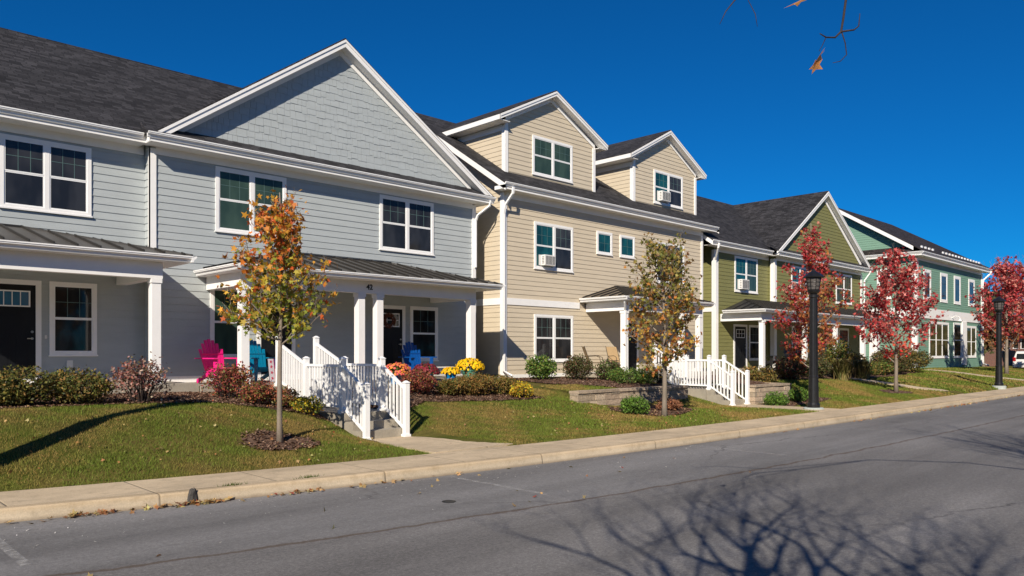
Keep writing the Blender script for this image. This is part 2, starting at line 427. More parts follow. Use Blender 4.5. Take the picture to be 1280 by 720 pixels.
# ground sheet to the horizon
g=MB().poly([(-900,-900,-.06),(900,-900,-.06),(900,900,-.06),(-900,900,-.06)]).build('ground','turf'); struct(g,'grassy ground reaching the horizon')
def strip(name,m,xs,f0,f1,z,label):
    b=MB()
    for a,c in zip(xs[:-1],xs[1:]):
        b.poly([(a,float(f0(a)),z),(c,float(f0(c)),z),(c,float(f1(c)),z),(a,float(f1(a)),z)])
    return struct(b.build(name,m),label)
xs=list(np.arange(-30,0,1.))+list(np.arange(0,45,.5))+list(np.arange(45,241,4.))
strip('road','asphalt',xs,lambda x:.4,lambda x:yk(x)+.05,0.,'grey asphalt street with worn parking lines')
strip('curb_joint',mat('rusty_joint_dirt',(.20,.115,.06),.95,.5,5,60,.4),xs,lambda x:yk(x)+.14,lambda x:yk(x)+.2,.149,'dark rusty joint between curb and sidewalk')
strip('sidewalk','sidewalk',xs,lambda x:yk(x)+.182+.006*np.sin(np.asarray(x)*5.3),lambda x:yb(x),.155,'tan concrete sidewalk along the lawns')
def curb(name,sgn,base,label):
    prof=[(-.0,-.02),(.025,.135),(.05,.156),(.16,.157)]
    b=MB(); n=len(prof)
    rng=random.Random(3)
    for x in xs:
        y=float(base(x)); j=rng.uniform(-.006,.006)
        for p,q in prof: b.v.append((x,y+sgn*(p+ (j if q>.1 else 0)),q))
    for i in range(len(xs)-1):
        for k in range(n-1): a=i*n+k; b.f.append((a,a+1,a+n+1,a+n))
    return struct(b.build(name,'curb'),label)
curb('curb',1,yk,'pale weathered concrete curb below the lawns')
curb('near_curb',-1,lambda x:.4,'concrete curb on the near side of the street')
strip('near_sidewalk','sidewalk',xs,lambda x:-1.0,lambda x:.24,.155,'concrete sidewalk on the near side')
strip('near_verge','turf',xs,lambda x:-9.,lambda x:-1.0,.16,'grass verge behind the camera')
# painted parking lines
b=MB()
wl=mat('worn_white_line',(.5,.49,.47),.9,.25,6,50,.2)
for k,X in enumerate((1.66,7.45,13.4,19.3,25.2,31.1)):
    y1=float(yk(X))-.12; y0=y1-2.05
    b.poly([(X-.045,y0,.004),(X+.045,y0,.004),(X+.045,y1,.004),(X-.045,y1,.004)])
# make the paint patchy
nt=wl.node_tree; bs=nt.nodes['Principled BSDF']; tc=N(nt,'ShaderNodeTexCoord').outputs['Object']
al=ramp(nt,noise(nt,tc,9,5,.8),[(.40,0.),(.62,.6)]); nt.links.new(al,bs.inputs['Alpha'])
struct(b.build('parking_lines',wl),'worn white parking bay lines on the asphalt')
# manhole / valve cover
cv=MB().lathe([(.09,.0),(.09,.006),(.07,.008),(.02,.008)],(6.2,7.5,.0),14).build('valve_cover','black'); tag(cv,'small round dark valve cover set in the parking lane asphalt','cover')
# lawn
def lawn():
    X=np.concatenate([np.arange(-24,48,.2),np.arange(48,120.1,1.)]); Y=np.concatenate([np.arange(9.4,20,.2),np.arange(20,60,4.)])
    gx,gy=np.meshgrid(X,Y,indexing='ij'); Z=zt(gx,gy)
    # soften tiny bumps
    rs=np.random.RandomState(2); Z=Z+rs.uniform(-.006,.006,Z.shape)*(gy>yb(gx)+.3)
    V=np.stack([gx,gy,Z],-1).reshape(-1,3); n,m=gx.shape
    i=np.arange(n-1)[:,None]*m+np.arange(m-1)[None,:]
    keep=(gy[:-1,1:]>yb(gx[:-1,:-1])-.05)
    i=i[keep]; F=np.concatenate([np.stack([i,i+m,i+m+1],1),np.stack([i,i+m+1,i+1],1)])
    o=trimesh('lawn',V,F,np.ones((len(V),3))*.1,'turf'); o.data.polygons.foreach_set('use_smooth',[True]*len(F))
    return struct(o,'green autumn lawns sloping up to the houses')
lawn()
def walk(name,x0,x1,y1,label,zf=.172,m='sidewalk',skew=0.):
    b=MB(); ys=np.linspace(0,1,7)
    P=[]
    for t in ys:
        ya=float(yb(x0))-.02+(y1-float(yb(x0))+.02)*t; sk=skew*(1-t)
        P.append((x0+sk*0,x1+sk,ya))
    for (a0,a1,ya),(c0,c1,yc) in zip(P[:-1],P[1:]):
        za=zf if not callable(zf) else zf(a0,ya); zc=zf if not callable(zf) else zf(c0,yc)
        b.slab([(a0,ya,za),(a1,ya,za),(c1,yc,zc),(c0,yc,zc)],(0,0,-.15))
    return struct(b.build(name,m),label)
PATHS=[(8.25,9.6,12.8),(22.2,23.5,12.8),(35.0,36.0,15.0),(49.3,50.4,15.5)]
walk('front_path',8.25,9.6,12.8,'concrete path from the sidewalk to the grey house stairs',skew=.5)
walk('front_path',22.2,23.5,12.8,'concrete path from the sidewalk to the beige house stairs',.162)
walk('front_path',35.0,36.0,15.0,'narrow concrete path to the olive house porch',lambda x,y:zz(x,y)+.03)
walk('front_path',49.3,50.4,15.5,'narrow concrete path beside the sea-green building',lambda x,y:zz(x,y)+.03)
# mulch beds: patches following terrain, with loose chips
CH_V=[];CH_F=[];CH_C=[]
BEDS=[]
def chips(px,py,pz,rs,size=.03,cols=((.14,.075,.05),(.23,.13,.085),(.09,.05,.035),(.30,.20,.14))):
    n=len(px); t=np.array([[-1,-.35,0],[1,-.3,.2],[.9,.35,0],[-.9,.3,.15]])
    a=rs.uniform(0,6.28,n); s=size*rs.uniform(.5,1.5,n); tl=rs.uniform(-.5,.5,n)
    x=t[None,:,0]*s[:,None]; y=t[None,:,1]*s[:,None]; z=(t[None,:,2]+t[None,:,0]*tl[:,None])*s[:,None]
    V=np.stack([px[:,None]+x*np.cos(a)[:,None]-y*np.sin(a)[:,None],py[:,None]+x*np.sin(a)[:,None]+y*np.cos(a)[:,None],pz[:,None]+.012+z],-1)
    F=np.array([[0,1,2],[0,2,3]])[None]+4*np.arange(n)[:,None,None]
    C=np.array(cols)[rs.randint(0,len(cols),n)]*rs.uniform(.7,1.3,(n,1)); C=np.repeat(C,4,0)
    return V.reshape(-1,3),F.reshape(-1,3),C
def mulch(xy,label,loc_n,seed):
    rs=np.random.RandomState(seed)
    P=np.array(xy); c=P.mean(0)
    # densify outline + wobble
    out=[]
    for k in range(len(P)):
        a=P[k];b_=P[(k+1)%len(P)]; n=max(2,int(np.linalg.norm(b_-a)/.35))
        for t in np.arange(n)/n: out.append(a+(b_-a)*t+rs.uniform(-.05,.05,2))
    out=np.array(out); BEDS.append(out)
    x0,y0=out.min(0)-.1; x1,y1=out.max(0)+.1
    gx,gy=np.meshgrid(np.arange(x0,x1,.12),np.arange(y0,y1,.12),indexing='ij')
    ins=inpoly(gx.ravel(),gy.ravel(),out).reshape(gx.shape)
    Z=zt(gx,gy)+.022+rs.uniform(-.012,.012,gx.shape)
    V=np.stack([gx,gy,Z],-1).reshape(-1,3); n,m=gx.shape
    i=(np.arange(n-1)[:,None]*m+np.arange(m-1)[None,:]); k=ins[:-1,:-1]&ins[1:,1:]&ins[1:,:-1]&ins[:-1,1:]
    i=i[k]; F=np.concatenate([np.stack([i,i+m,i+m+1],1),np.stack([i,i+m+1,i+1],1)])
    if len(F)==0: return
    o=trimesh('mulch_bed',V,F,np.ones((len(V),3)),'mulch'); struct(o,label)
    area=k.sum()*.0144; N_=int(area*loc_n)
    px=rs.uniform(x0,x1,N_*4);py=rs.uniform(y0,y1,N_*4); q=inpoly(px,py,out); px=px[q][:N_];py=py[q][:N_]
    v,f,cc=chips(px,py,zt(px,py)+.02,rs); 
    off=sum(len(a) for a in CH_V); CH_V.append(v);CH_F.append(f+off);CH_C.append(cc)
def inpoly(x,y,P):
    r=np.zeros(x.shape,bool); n=len(P); j=n-1
    for i in range(n):
        xi,yi=P[i];xj,yj=P[j]
        c=((yi>y)!=(yj>y))&(x<(xj-xi)*(y-yi)/(yj-yi+1e-12)+xi); r^=c; j=i
    return r
def circ(cx,cy,rx,ry,n=14): return [(cx+rx*math.cos(6.2832*k/n),cy+ry*math.sin(6.2832*k/n)) for k in range(n)]
mulch([(-3,14.3),(2,14.3),(4.5,14.3),(6.0,14.2),(7.0,14.0),(8.2,13.7),(8.2,17.1),(-3,17.1)],'brown mulch bed in front of the left porch',700,1)
mulch([(9.6,13.4),(10.6,14.2),(11.4,14.7),(13,14.6),(15.1,14.2),(15.3,15.3),(16,16.9),(9.6,17.0)],'brown mulch bed right of the grey house stairs',600,2)
mulch(circ(6.22,12.0,.72,.52),'round mulch ring under the nearest maple',900,3)
mulch([(17.6,15.6),(18.6,13.9),(21.1,13.75),(21.1,17.1),(18.4,18.8),(17.2,18.8),(17.6,17.4)],'mulch bed above the block wall of the beige house',300,4)
mulch([(16.0,12.6),(16.6,11.7),(17.6,11.5),(19.4,12.2),(20.2,13.4),(16.8,13.5)],'mulch around the second maple at the foot of the block wall',400,5)
mulch([(23.6,12.8),(25.9,12.8),(26.4,14.8),(33,14.3),(38,13.8),(45,14.3),(47,15.5),(47,16.9),(23.8,16.9)],'mulch bed in front of the olive house',120,6)
mulch([(22.6,11.5),(24.6,11.3),(26.9,11.3),(27.4,12.5),(23.6,12.45)],'mulch around the lamp and the third maple',300,7)
mulch(circ(32.25,11.1,.9,.6),'round mulch ring under the bright red maple',150,8)
struct(trimesh('wood_chips',np.concatenate(CH_V),np.concatenate(CH_F),np.concatenate(CH_C),'mulch_c'),'loose wood chips on the mulch beds','stuff')
# grass blades
def onpath(x,y):
    r=np.zeros(x.shape,bool)
    for a,c,y1 in PATHS: r|=(x>a-.03)&(x<c+.03+ (.3 if a<9 else 0))&(y<y1)
    r|=(x>8.2)&(x<9.65)&(y>12.5)&(y<17); r|=(x>22.15)&(x<23.6)&(y>12.4)&(y<17)
    return r
def blades(n,X0,X1,Y1,h,w,seed,grow):
    rs=np.random.RandomState(seed)
    x=rs.uniform(X0,X1,n); y=yb(x)+.02+rs.uniform(0,1,n)*(Y1-yb(x))
    k=~onpath(x,y)
    for P in BEDS:
        near=(x>P[:,0].min())&(x<P[:,0].max())&k
        idx=np.where(near)[0]; q=inpoly(x[idx],y[idx],P); k[idx[q]]=False
    # worn strip by the walk and thin patches
    x=x[k];y=y[k];n=len(x); z=zt(x,y)
    pat=np.sin(x*1.3+2*np.sin(y*.8))+np.sin(y*2.1+1.7*np.sin(x*.9))+.8*np.sin(x*3.7-y*2.9)+.6*np.sin(x*7.1+y*6.3)
    dry=np.clip((pat+.75)/2.2+rs.normal(0,.25,n),0,1)
    H=h*rs.uniform(.5,1.3,n)*(1-.25*dry); a=rs.uniform(0,6.283,n); ln=rs.normal(0,.45,(n,2))*H[:,None]
    W=w*rs.uniform(.6,1.3,n)*(1+grow*np.clip((x-8)/14,0,2))
    dx=np.cos(a)*W*.5;dy=np.sin(a)*W*.5
    V=np.empty((n,3,3)); V[:,0]=np.stack([x-dx,y-dy,z-.005],1);V[:,1]=np.stack([x+dx,y+dy,z-.005],1)
    V[:,2]=np.stack([x+ln[:,0],y+ln[:,1],z+H],1)
    g1=np.array([.085,.132,.014]);g2=np.array([.165,.20,.03]);d1=np.array([.30,.19,.065])
    t=rs.uniform(0,1,(n,1)); C=(g1*(1-t)+g2*t)*(1-dry[:,None]*.8)+d1*dry[:,None]*.8; C*=1.2*rs.uniform(.7,1.3,(n,1))
    return V.reshape(-1,3),np.repeat(C,3,0)
p1=blades(190000,-3,13,15.6,.045,.009,11,0); p2=blades(130000,13,34,15.5,.05,.012,12,.9); p3=blades(45000,34,70,16.8,.06,.03,13,.6)
V=np.concatenate([p1[0],p2[0],p3[0]]);C=np.concatenate([p1[1],p2[1],p3[1]])
struct(trimesh('grass',V,np.arange(len(V)).reshape(-1,3),C,'grassb'),'short green and straw coloured lawn grass','stuff')
# ---------------------------------------------------------------- leaves
TL=np.array([[0,-.08,0],[.10,-.34,.01],[.40,-.42,.06],[.28,-.12,.05],[.62,.10,.12],[.20,.16,.03],[0,.68,0],[-.20,.16,.03],[-.62,.10,.12],[-.28,-.12,.05],[-.40,-.42,.06],[-.10,-.34,.01]])
TLF=np.array([[0,k,k+1] for k in range(1,11)]+[[0,11,1]])
TS=np.array([[0,-.5,0],[.3,0,.08],[0,.55,0],[-.3,0,.08]]); TSF=np.array([[0,1,2],[0,2,3]])
def rotm(rs,n,droop=None,flat=False):
    q=rs.normal(size=(n,4)); q/=np.linalg.norm(q,axis=1)[:,None]
    if flat: q[:,1:3]*=.25; q/=np.linalg.norm(q,axis=1)[:,None]
    w,x,y,z=q.T
    return np.stack([1-2*(y*y+z*z),2*(x*y-z*w),2*(x*z+y*w),2*(x*y+z*w),1-2*(x*x+z*z),2*(y*z-x*w),2*(x*z-y*w),2*(y*z+x*w),1-2*(x*x+y*y)],-1).reshape(n,3,3)
def leaves(P,S,C,rs,T=TL,F=TLF,flat=False):
    n=len(P); Rm=rotm(rs,n,flat=flat); L=T[None]*S[:,None,None]
    # each leaf curls its own way
    L=L.copy(); L[:,:,2]*=rs.uniform(-2.2,2.2,(n,1)); 
    V=np.einsum('nij,nkj->nki',Rm,L)+P[:,None,:]
    FF=F[None]+len(T)*np.arange(n)[:,None,None]
    return V.reshape(-1,3),FF.reshape(-1,3),np.repeat(C,len(T),0)
def pal(rs,cols,w,n,jit=.25):
    c=np.array(cols)[rs.choice(len(cols),n,p=np.array(w)/sum(w))]
    return np.clip(c*rs.uniform(1-jit,1+jit,(n,1))*rs.uniform(.9,1.1,(n,3)),0,1)
def leaf_tree(x,y,H,env,first,nb,seed,label,palf,nleaf,lsize,trunk_r=.05,bark='bark',lean=(0,0),extra=(),group='young street maples in autumn colour',name='maple_tree'):
    rs=np.random.RandomState(seed); z0=zz(x,y)-.05
    t=thing(name,label,'tree',(x,y,z0),0,group)
    b=MB(); n=12; path=[];rad=[]
    for k in range(n+1):
        f=k/n; path.append(Vector((x+lean[0]*f+.05*math.sin(f*5+seed)*f,y+lean[1]*f+.05*math.cos(f*4+seed)*f,z0+H*.97*f))); rad.append(trunk_r*(1.25 if k==0 else 1)*(1-f*.88)+.004)
    b.tube(path,rad,9)
    pts=[];wt=[]
    def tp(f): 
        k=min(int(f*n),n-1); q=f*n-k; return path[k].lerp(path[k+1],q)
    def limb(p,d,L,r,lvl):
        q=[Vector(p)];rr=[r];d=Vector(d).normalized();m=6
        for k in range(m):
            d=(d+Vector((rs.normal()*.13,rs.normal()*.13,.06+rs.normal()*.08))).normalized()
            q.append(q[-1]+d*L/m); rr.append(r*(1-.85*(k+1)/m)+.002)
            if k>=1 or lvl>0: pts.append((q[-1],d)); wt.append(L/m)
        b.tube(q,rr,5 if lvl else 6)
        if lvl<2:
            for _ in range(4 if lvl==0 else 3):
                k=rs.randint(1,m); az=rs.uniform(0,6.28); dd=(d*.6+Vector((math.cos(az),math.sin(az),rs.uniform(.0,.8)))*.75)
                limb(q[k],dd,L*(.52 if lvl==0 else .45)*rs.uniform(.6,1.1),rr[k]*.55,lvl+1)
    for i in range(nb):
        f=first+(.95-first)*((i+.3)/nb)**1.0; az=i*2.399+rs.uniform(-.4,.4)+seed
        L=env(f)*rs.uniform(.75,1.15); el=.55+.6*f
        limb(tp(f),(math.cos(az),math.sin(az),el*.9),L*1.35,trunk_r*.36*(1-f*.6)+.003,0)
    for (f,az,el,L) in extra: limb(tp(f),(math.cos(az),math.sin(az),el),L,trunk_r*.4,0)
    b.build('trunk',bark,t,smooth=True)
    w=np.array(wt);w/=w.sum(); idx=rs.choice(len(pts),nleaf,p=w)
    P=np.array([tuple(pts[i][0]) for i in idx])+rs.normal(0,.05+lsize*.3,(nleaf,3))
    P[:,2]-=rs.uniform(0,.08,nleaf)
    rel=(P[:,2]-z0)/H; rad_=np.hypot(P[:,0]-x,P[:,1]-y); 
    e=np.array([max(env(min(max(f,0),1)),.05) for f in rel]); keep=(rel>first*.82)&(rad_<e*1.5+.1)
    if extra: keep|=(rel>first*.8)
    P=P[keep];rel=rel[keep];rad_=(rad_/e)[keep]
    C=palf(rs,rel,rad_,P); S=lsize*rs.uniform(.6,1.3,len(P))
    V,F,CC=leaves(P,S,C,rs); trimesh('crown',V,F,CC,'leaf',t)
    return t
RED=[(.46,.038,.045),(.58,.11,.10),(.27,.018,.025),(.66,.25,.21)]
ORA=[(.62,.20,.03),(.62,.32,.045),(.56,.12,.03),(.50,.29,.04)]
GRN=[(.26,.28,.03),(.16,.20,.025),(.46,.38,.05),(.36,.22,.04)]
def pal1(rs,rel,rd,P):
    n=len(rel); g=pal(rs,GRN,[3,3,3,1],n); o=pal(rs,ORA,[3,3,1.5,2],n)
    k=np.clip((rel-.52)*1.9+(rd-.45)*.5+rs.normal(0,.28,n)+.12,0,1)>.5
    return np.where(k[:,None],o,g)
def pal2(rs,rel,rd,P):
    n=len(rel); g=pal(rs,[(.22,.21,.045),(.14,.15,.03),(.38,.28,.07),(.26,.14,.05)],[3,2,3,2],n); o=pal(rs,[(.52,.21,.04),(.44,.12,.04),(.56,.36,.07)],[3,1,2.5],n)
    k=np.clip(.72-abs(rel-.48)*2.2+rs.normal(0,.3,n),0,1)>.5
    return np.where(k[:,None],o,g)
def pal3(rs,rel,rd,P):
    n=len(rel); a=pal(rs,RED,[3,2,2,1],n); o=pal(rs,[(.42,.16,.04),(.30,.11,.04),(.38,.24,.06),(.40,.07,.04)],[3,3,1,2],n)
    k=np.clip((rel-.45)*1.6+(P[:,1]-12)*.35+rs.normal(0,.35,n)+.4,0,1)>.5
    return np.where(k[:,None],a,o)
def pal4(rs,rel,rd,P):
    n=len(rel); a=pal(rs,RED,[3,3,2,2],n); o=pal(rs,[(.70,.06,.03),(.74,.13,.06),(.5,.03,.03)],[3,2,2],n)
    k=np.clip((.42-rel)*3+(.6-rd)*.5+rs.normal(0,.35,n),0,1)>.5
    return np.where(k[:,None],o,a)
def pal5(rs,rel,rd,P):
    n=len(rel); a=pal(rs,RED,[2,3,2,2],n); o=pal(rs,[(.35,.14,.05),(.25,.12,.05),(.42,.2,.08)],[3,2,2],n)
    k=np.clip((.5-rel)*3+rs.normal(0,.3,n),0,1)>.5
    return np.where(k[:,None],o,a)
def envf(pts):
    X=[p[0] for p in pts];Y=[p[1] for p in pts]
    return lambda f: float(np.interp(f,X,Y))
leaf_tree(6.22,12.0,4.42,envf([(0,.0),(.34,.4),(.42,.8),(.55,.85),(.7,.62),(.85,.36),(1,.12)]),.39,26,5,'slender young maple with orange, gold and green leaves, nearest the camera',pal1,2600,.088,.047,extra=[(.44,2.25,.2,1.1),(.42,2.5,.25,.95)])
leaf_tree(17.0,11.65,4.55,envf([(0,.0),(.22,.35),(.32,.8),(.5,1.05),(.7,1.05),(.85,.8),(1,.35)]),.25,24,8,'young maple with sparse bronze-green and orange leaves in front of the beige house',pal2,2900,.1,.07)
leaf_tree(26.6,12.0,6.5,envf([(0,.0),(.12,.7),(.25,1.45),(.42,1.35),(.62,.85),(.82,.5),(1,.15)]),.17,26,14,'maple with dusky red top and brown-orange lower leaves behind the lamp post',pal3,3900,.105,.07)
leaf_tree(32.2,11.1,5.8,envf([(0,.0),(.15,.9),(.25,1.75),(.4,1.8),(.6,1.25),(.8,.75),(1,.2)]),.2,28,21,'bright red maple on the lawn in front of the sea-green building',pal4,5000,.115,.075)
leaf_tree(55.5,12.6,7.1,envf([(0,.0),(.2,1.2),(.35,2.0),(.55,2.2),(.75,1.5),(.9,.9),(1,.3)]),.2,30,27,'crimson and rust maple beyond the far lamp post',pal5,4600,.17,.11)
leaf_tree(64,12.4,7.8,envf([(0,.0),(.2,2),(.4,3.0),(.6,2.8),(.8,2.0),(1,.4)]),.2,34,33,'broad rust-red maple at the far right behind the white SUV',pal5,6500,.25,.14)
# ---------------------------------------------------------------- bare near trees (behind the camera; they shade the road)
def bare_tree(x,y,H,seed,label,r0,limbs,spread=.62,extra=None,fork=.28):
    rs=np.random.RandomState(seed); z0=.1
    t=thing('bare_tree',label,'tree',(x,y,z0),0,'bare street trees on the near side')
    b=MB(); tips=[]
    def br(p,d,L,r,lvl):
        d=Vector(d).normalized(); q=[Vector(p)];rr=[r];m=5
        for k in range(m):
            d=(d+Vector((rs.normal()*.10,rs.normal()*.10,.05+rs.normal()*.06))).normalized()
            q.append(q[-1]+d*L/m); rr.append(r*(1-.42*(k+1)/m) if lvl<5 else r*(1-.8*(k+1)/m)+.0015)
        b.tube(q,rr,7 if lvl<2 else 4,cap=False)
        if lvl>=5: tips.append(q[-1]); return
        nch=3 if lvl in (0,2) else 2+(rs.rand()<.45)
        for i in range(nch):
            k=m if i==0 else rs.randint(2,m+1); az=rs.uniform(0,6.283)
            s=spread*(.55 if i==0 else 1.15)
            dd=d+Vector((math.cos(az),math.sin(az),rs.uniform(-.25,.45)))*s
            br(q[k],dd,L*rs.uniform(.62,.86),rr[k]*(.82 if i==0 else .6),lvl+1)
    hz=H*fork; b.tube([(x,y,z0),(x+.03,y,z0+hz*.5),(x,y+.02,z0+hz)],[r0*1.3,r0,r0*.9],10)
    for i in range(limbs):
        az=i*6.283/limbs+rs.uniform(-.2,.2); br((x,y,z0+hz),(math.cos(az)*.5,math.sin(az)*.5,1),H*.25,r0*.62,0)
    br((x,y,z0+hz),(0,0,1),H*.25,r0*.6,0)
    tr=b.build('trunk','bark_dark',t,smooth=True)
    if extra: extra(t,rs)
    return t,tips
def overhang(t,rs):
    b=MB()
    main=[(9.0,-2.6,2.6),(8.4,-1.9,4.4),(7.4,-1.0,5.4),(6.2,0,5.7),(5.0,.9,5.15),(4.72,1.6,4.7),(4.66,1.86,4.3),(4.655,1.89,4.02),(4.64,1.9,3.9),(4.61,1.9,3.82),(4.56,1.915,3.775),(4.47,1.93,3.755),(4.41,1.94,3.762)]
    b.tube(main,[.05,.03,.02,.015,.013,.012,.008,.0075,.007,.0065,.0055,.0045,.003],6)
    b.tube([(4.61,1.9,3.82),(4.70,1.86,3.845),(4.735,1.845,3.875),(4.74,1.84,3.95)],[.006,.005,.004,.002],5)
    b.tube([(4.62,1.9,3.82),(4.645,1.89,3.76),(4.655,1.885,3.69),(4.60,1.9,3.64),(4.54,1.92,3.62)],[.004,.0035,.003,.0025,.0015],5)
    b.tube([(4.47,1.93,3.755),(4.44,1.94,3.70),(4.42,1.95,3.665)],[.003,.002,.0015],5)
    b.tube([(6.2,0,5.7),(5.2,1.6,4.75),(5.05,2.5,4.62),(4.99,2.82,4.43),(4.94,2.86,4.35),(4.91,2.89,4.26)],[.012,.012,.007,.005,.004,.002],5)
    b.tube([(5.05,2.5,4.62),(5.05,2.75,4.44),(5.09,2.71,4.33),(5.10,2.70,4.24)],[.005,.004,.003,.0015],5)
    b.tube([(5.0,.9,5.15),(4.5,1.7,4.4),(4.37,2.03,4.06),(4.36,2.04,4.0)],[.01,.006,.003,.002],5)
    b.build('branch','twig',t,smooth=True)
    P=np.array([(4.42,1.955,3.63),(4.35,2.05,3.965),(4.405,1.96,3.575)]); C=np.array([(.85,.38,.10),(.85,.40,.12),(.75,.32,.1)])
    
    for i in range(3):
        V,F,CC=leaves(P[i:i+1],np.array([(.11,.12,.08)[i]]),C[i:i+1],np.random.RandomState(4+i)); trimesh('dry_leaf',V,F,CC,'leaf',t)
bare_tree(-.5,-1.35,7.7,3,'bare street tree behind the camera whose branches shade the asphalt',.19,5,spread=.62)
bare_tree(9.0,-2.6,8.6,9,'bare street tree whose twig with dry leaves hangs over the street',.15,4,extra=overhang)
# ---------------------------------------------------------------- siding & wall helpers
class Fr:   # wall frame: a along wall (to the right seen from outside), d outward
    def __init__(s,o,along,out): s.o=Vector((*o,0)); s.a=Vector((*along,0)); s.n=Vector((*out,0))
    def P(s,a,d,z): return s.o+s.a*a+s.n*d+Vector((0,0,z))
    def box(s,b,a0,a1,d0,d1,z0,z1):
        return b.hexa([s.P(a0,d1,z0),s.P(a1,d1,z0),s.P(a1,d0,z0),s.P(a0,d0,z0),s.P(a0,d1,z1),s.P(a1,d1,z1),s.P(a1,d0,z1),s.P(a0,d0,z1)])
def front(Y): return Fr((0,Y),(1,0),(0,-1))
def leftface(X): return Fr((X,0),(0,-1),(-1,0))     # a = -Y
def rightface(X): return Fr((X,0),(0,1),(1,0))
def siding(b,fr,lo,hi,z0,z1,ex=.178,seed=0):
    rs=random.Random(seed); z=z0
    while z<z1-.01:
        t=min(z+ex,z1); j=rs.uniform(-.0015,.0015)
        a0,a1,c0,c1=lo(z),hi(z),lo(t),hi(t)
        if a1>a0:
            c1=max(c1,c0+.001)
            dA,dB=.019+j,.004
            b.poly([fr.P(a0,dA,z),fr.P(a1,dA,z),fr.P(c1,dB,t),fr.P(c0,dB,t)])
            b.poly([fr.P(a0,dA,z),fr.P(a0,0,z),fr.P(a1,0,z),fr.P(a1,dA,z)])
        z=t
    return b
def rect(a0,a1): return (lambda z:a0),(lambda z:a1)
def shakes(b,fr,lo,hi,z0,z1,ex=.2,seed=1):
    rs=random.Random(seed); z=z0
    while z<z1-.03:
        t=min(z+ex,z1); a=lo(z); e=hi(z)
        while a<e-.02:
            w=rs.choice([.13,.17,.22,.28]); w=min(w,e-a); zb=z-rs.choice([0,0,.03,.035,.015]); dp=.017+rs.uniform(-.004,.004); g=.003
            tt0=max(a+g,lo(t)); tt1=min(a+w-g,hi(t))
            if tt1<=tt0: m=(lo(t)+hi(t))/2; tt0=min(max(a+g,lo(t)),hi(t)); tt1=tt0+.002
            b.hexa([fr.P(a+g,dp,zb),fr.P(a+w-g,dp,zb),fr.P(a+w-g,0,zb),fr.P(a+g,0,zb),fr.P(tt0,.006,t+.02),fr.P(tt1,.006,t+.02),fr.P(tt1,0,t+.02),fr.P(tt0,0,t+.02)])
            a+=w
        z=t
    return b
def window(par,fr,a0,a1,z0,z1,units=1,up='glass_dark',lo=None,grid=(3,2),label=None,grids=None,muntin='muntin',single=False,tr=.085):
    lo=lo or up
    b=MB(); t=tr
    fr.box(b,a0,a0+t,.0,.045,z0,z1);fr.box(b,a1-t,a1,.0,.045,z0,z1)
    fr.box(b,a0+t,a1-t,.0,.045,z1-t,z1); fr.box(b,a0+t,a1-t,.0,.045,z0,z0+t*.8)
    fr.box(b,a0-.02,a1+.02,.0,.065,z0-.03,z0+.005)   # sill
    W=(a1-a0-2*t); mw=.10 if units>1 else 0
    for k in range(1,units):
        c=a0+t+W*k/units; fr.box(b,c-mw/2,c+mw/2,0,.043,z0+t*.8,z1-t)
    F=b.build('window_frame','white',par)
    if label: F['label']=label
    for k in range(units):
        u0=a0+t+W*k/units+(mw/2 if k>0 else 0); u1=a0+t+W*(k+1)/units-(mw/2 if k<units-1 else 0)
        y0=z0+t*.8; y1=z1-t; s=.029; ym=(y0+y1)/2+.01
        sb=MB()
        parts=[(y0,y1)] if single else [(y0,ym),(ym,y1)]
        for i,(p,q) in enumerate(parts):
            dd=.030 if i==0 else .036
            fr.box(sb,u0,u0+s,.0,dd,p,q);fr.box(sb,u1-s,u1,.0,dd,p,q);fr.box(sb,u0+s,u1-s,.0,dd,p,p+s);fr.box(sb,u0+s,u1-s,.0,dd,q-s,q)
        sb.build('sash','white_vinyl',F)
        for i,(p,q) in enumerate(parts):
            gm=lo if i==0 and not single else up
            if isinstance(gm,(list,tuple)): gm=gm[k%len(gm)]
            gb=MB(); fr.box(gb,u0+s,u1-s,.0,.0262,p+s,q-s); gb.build('glass',gm,F)
            if grid and (i==len(parts)-1):
                mb=MB(); nx,ny=grid; x0,x1,w0,w1=u0+s,u1-s,p+s,q-s
                for m in range(1,nx): c=x0+(x1-x0)*m/nx; fr.box(mb,c-.006,c+.006,.0262,.031,w0,w1)
                for m in range(1,ny): c=w0+(w1-w0)*m/ny; fr.box(mb,x0,x1,.0262,.0305,c-.006,c+.006)
                if nx*ny>1: mb.build('muntins',muntin,F)
    return F
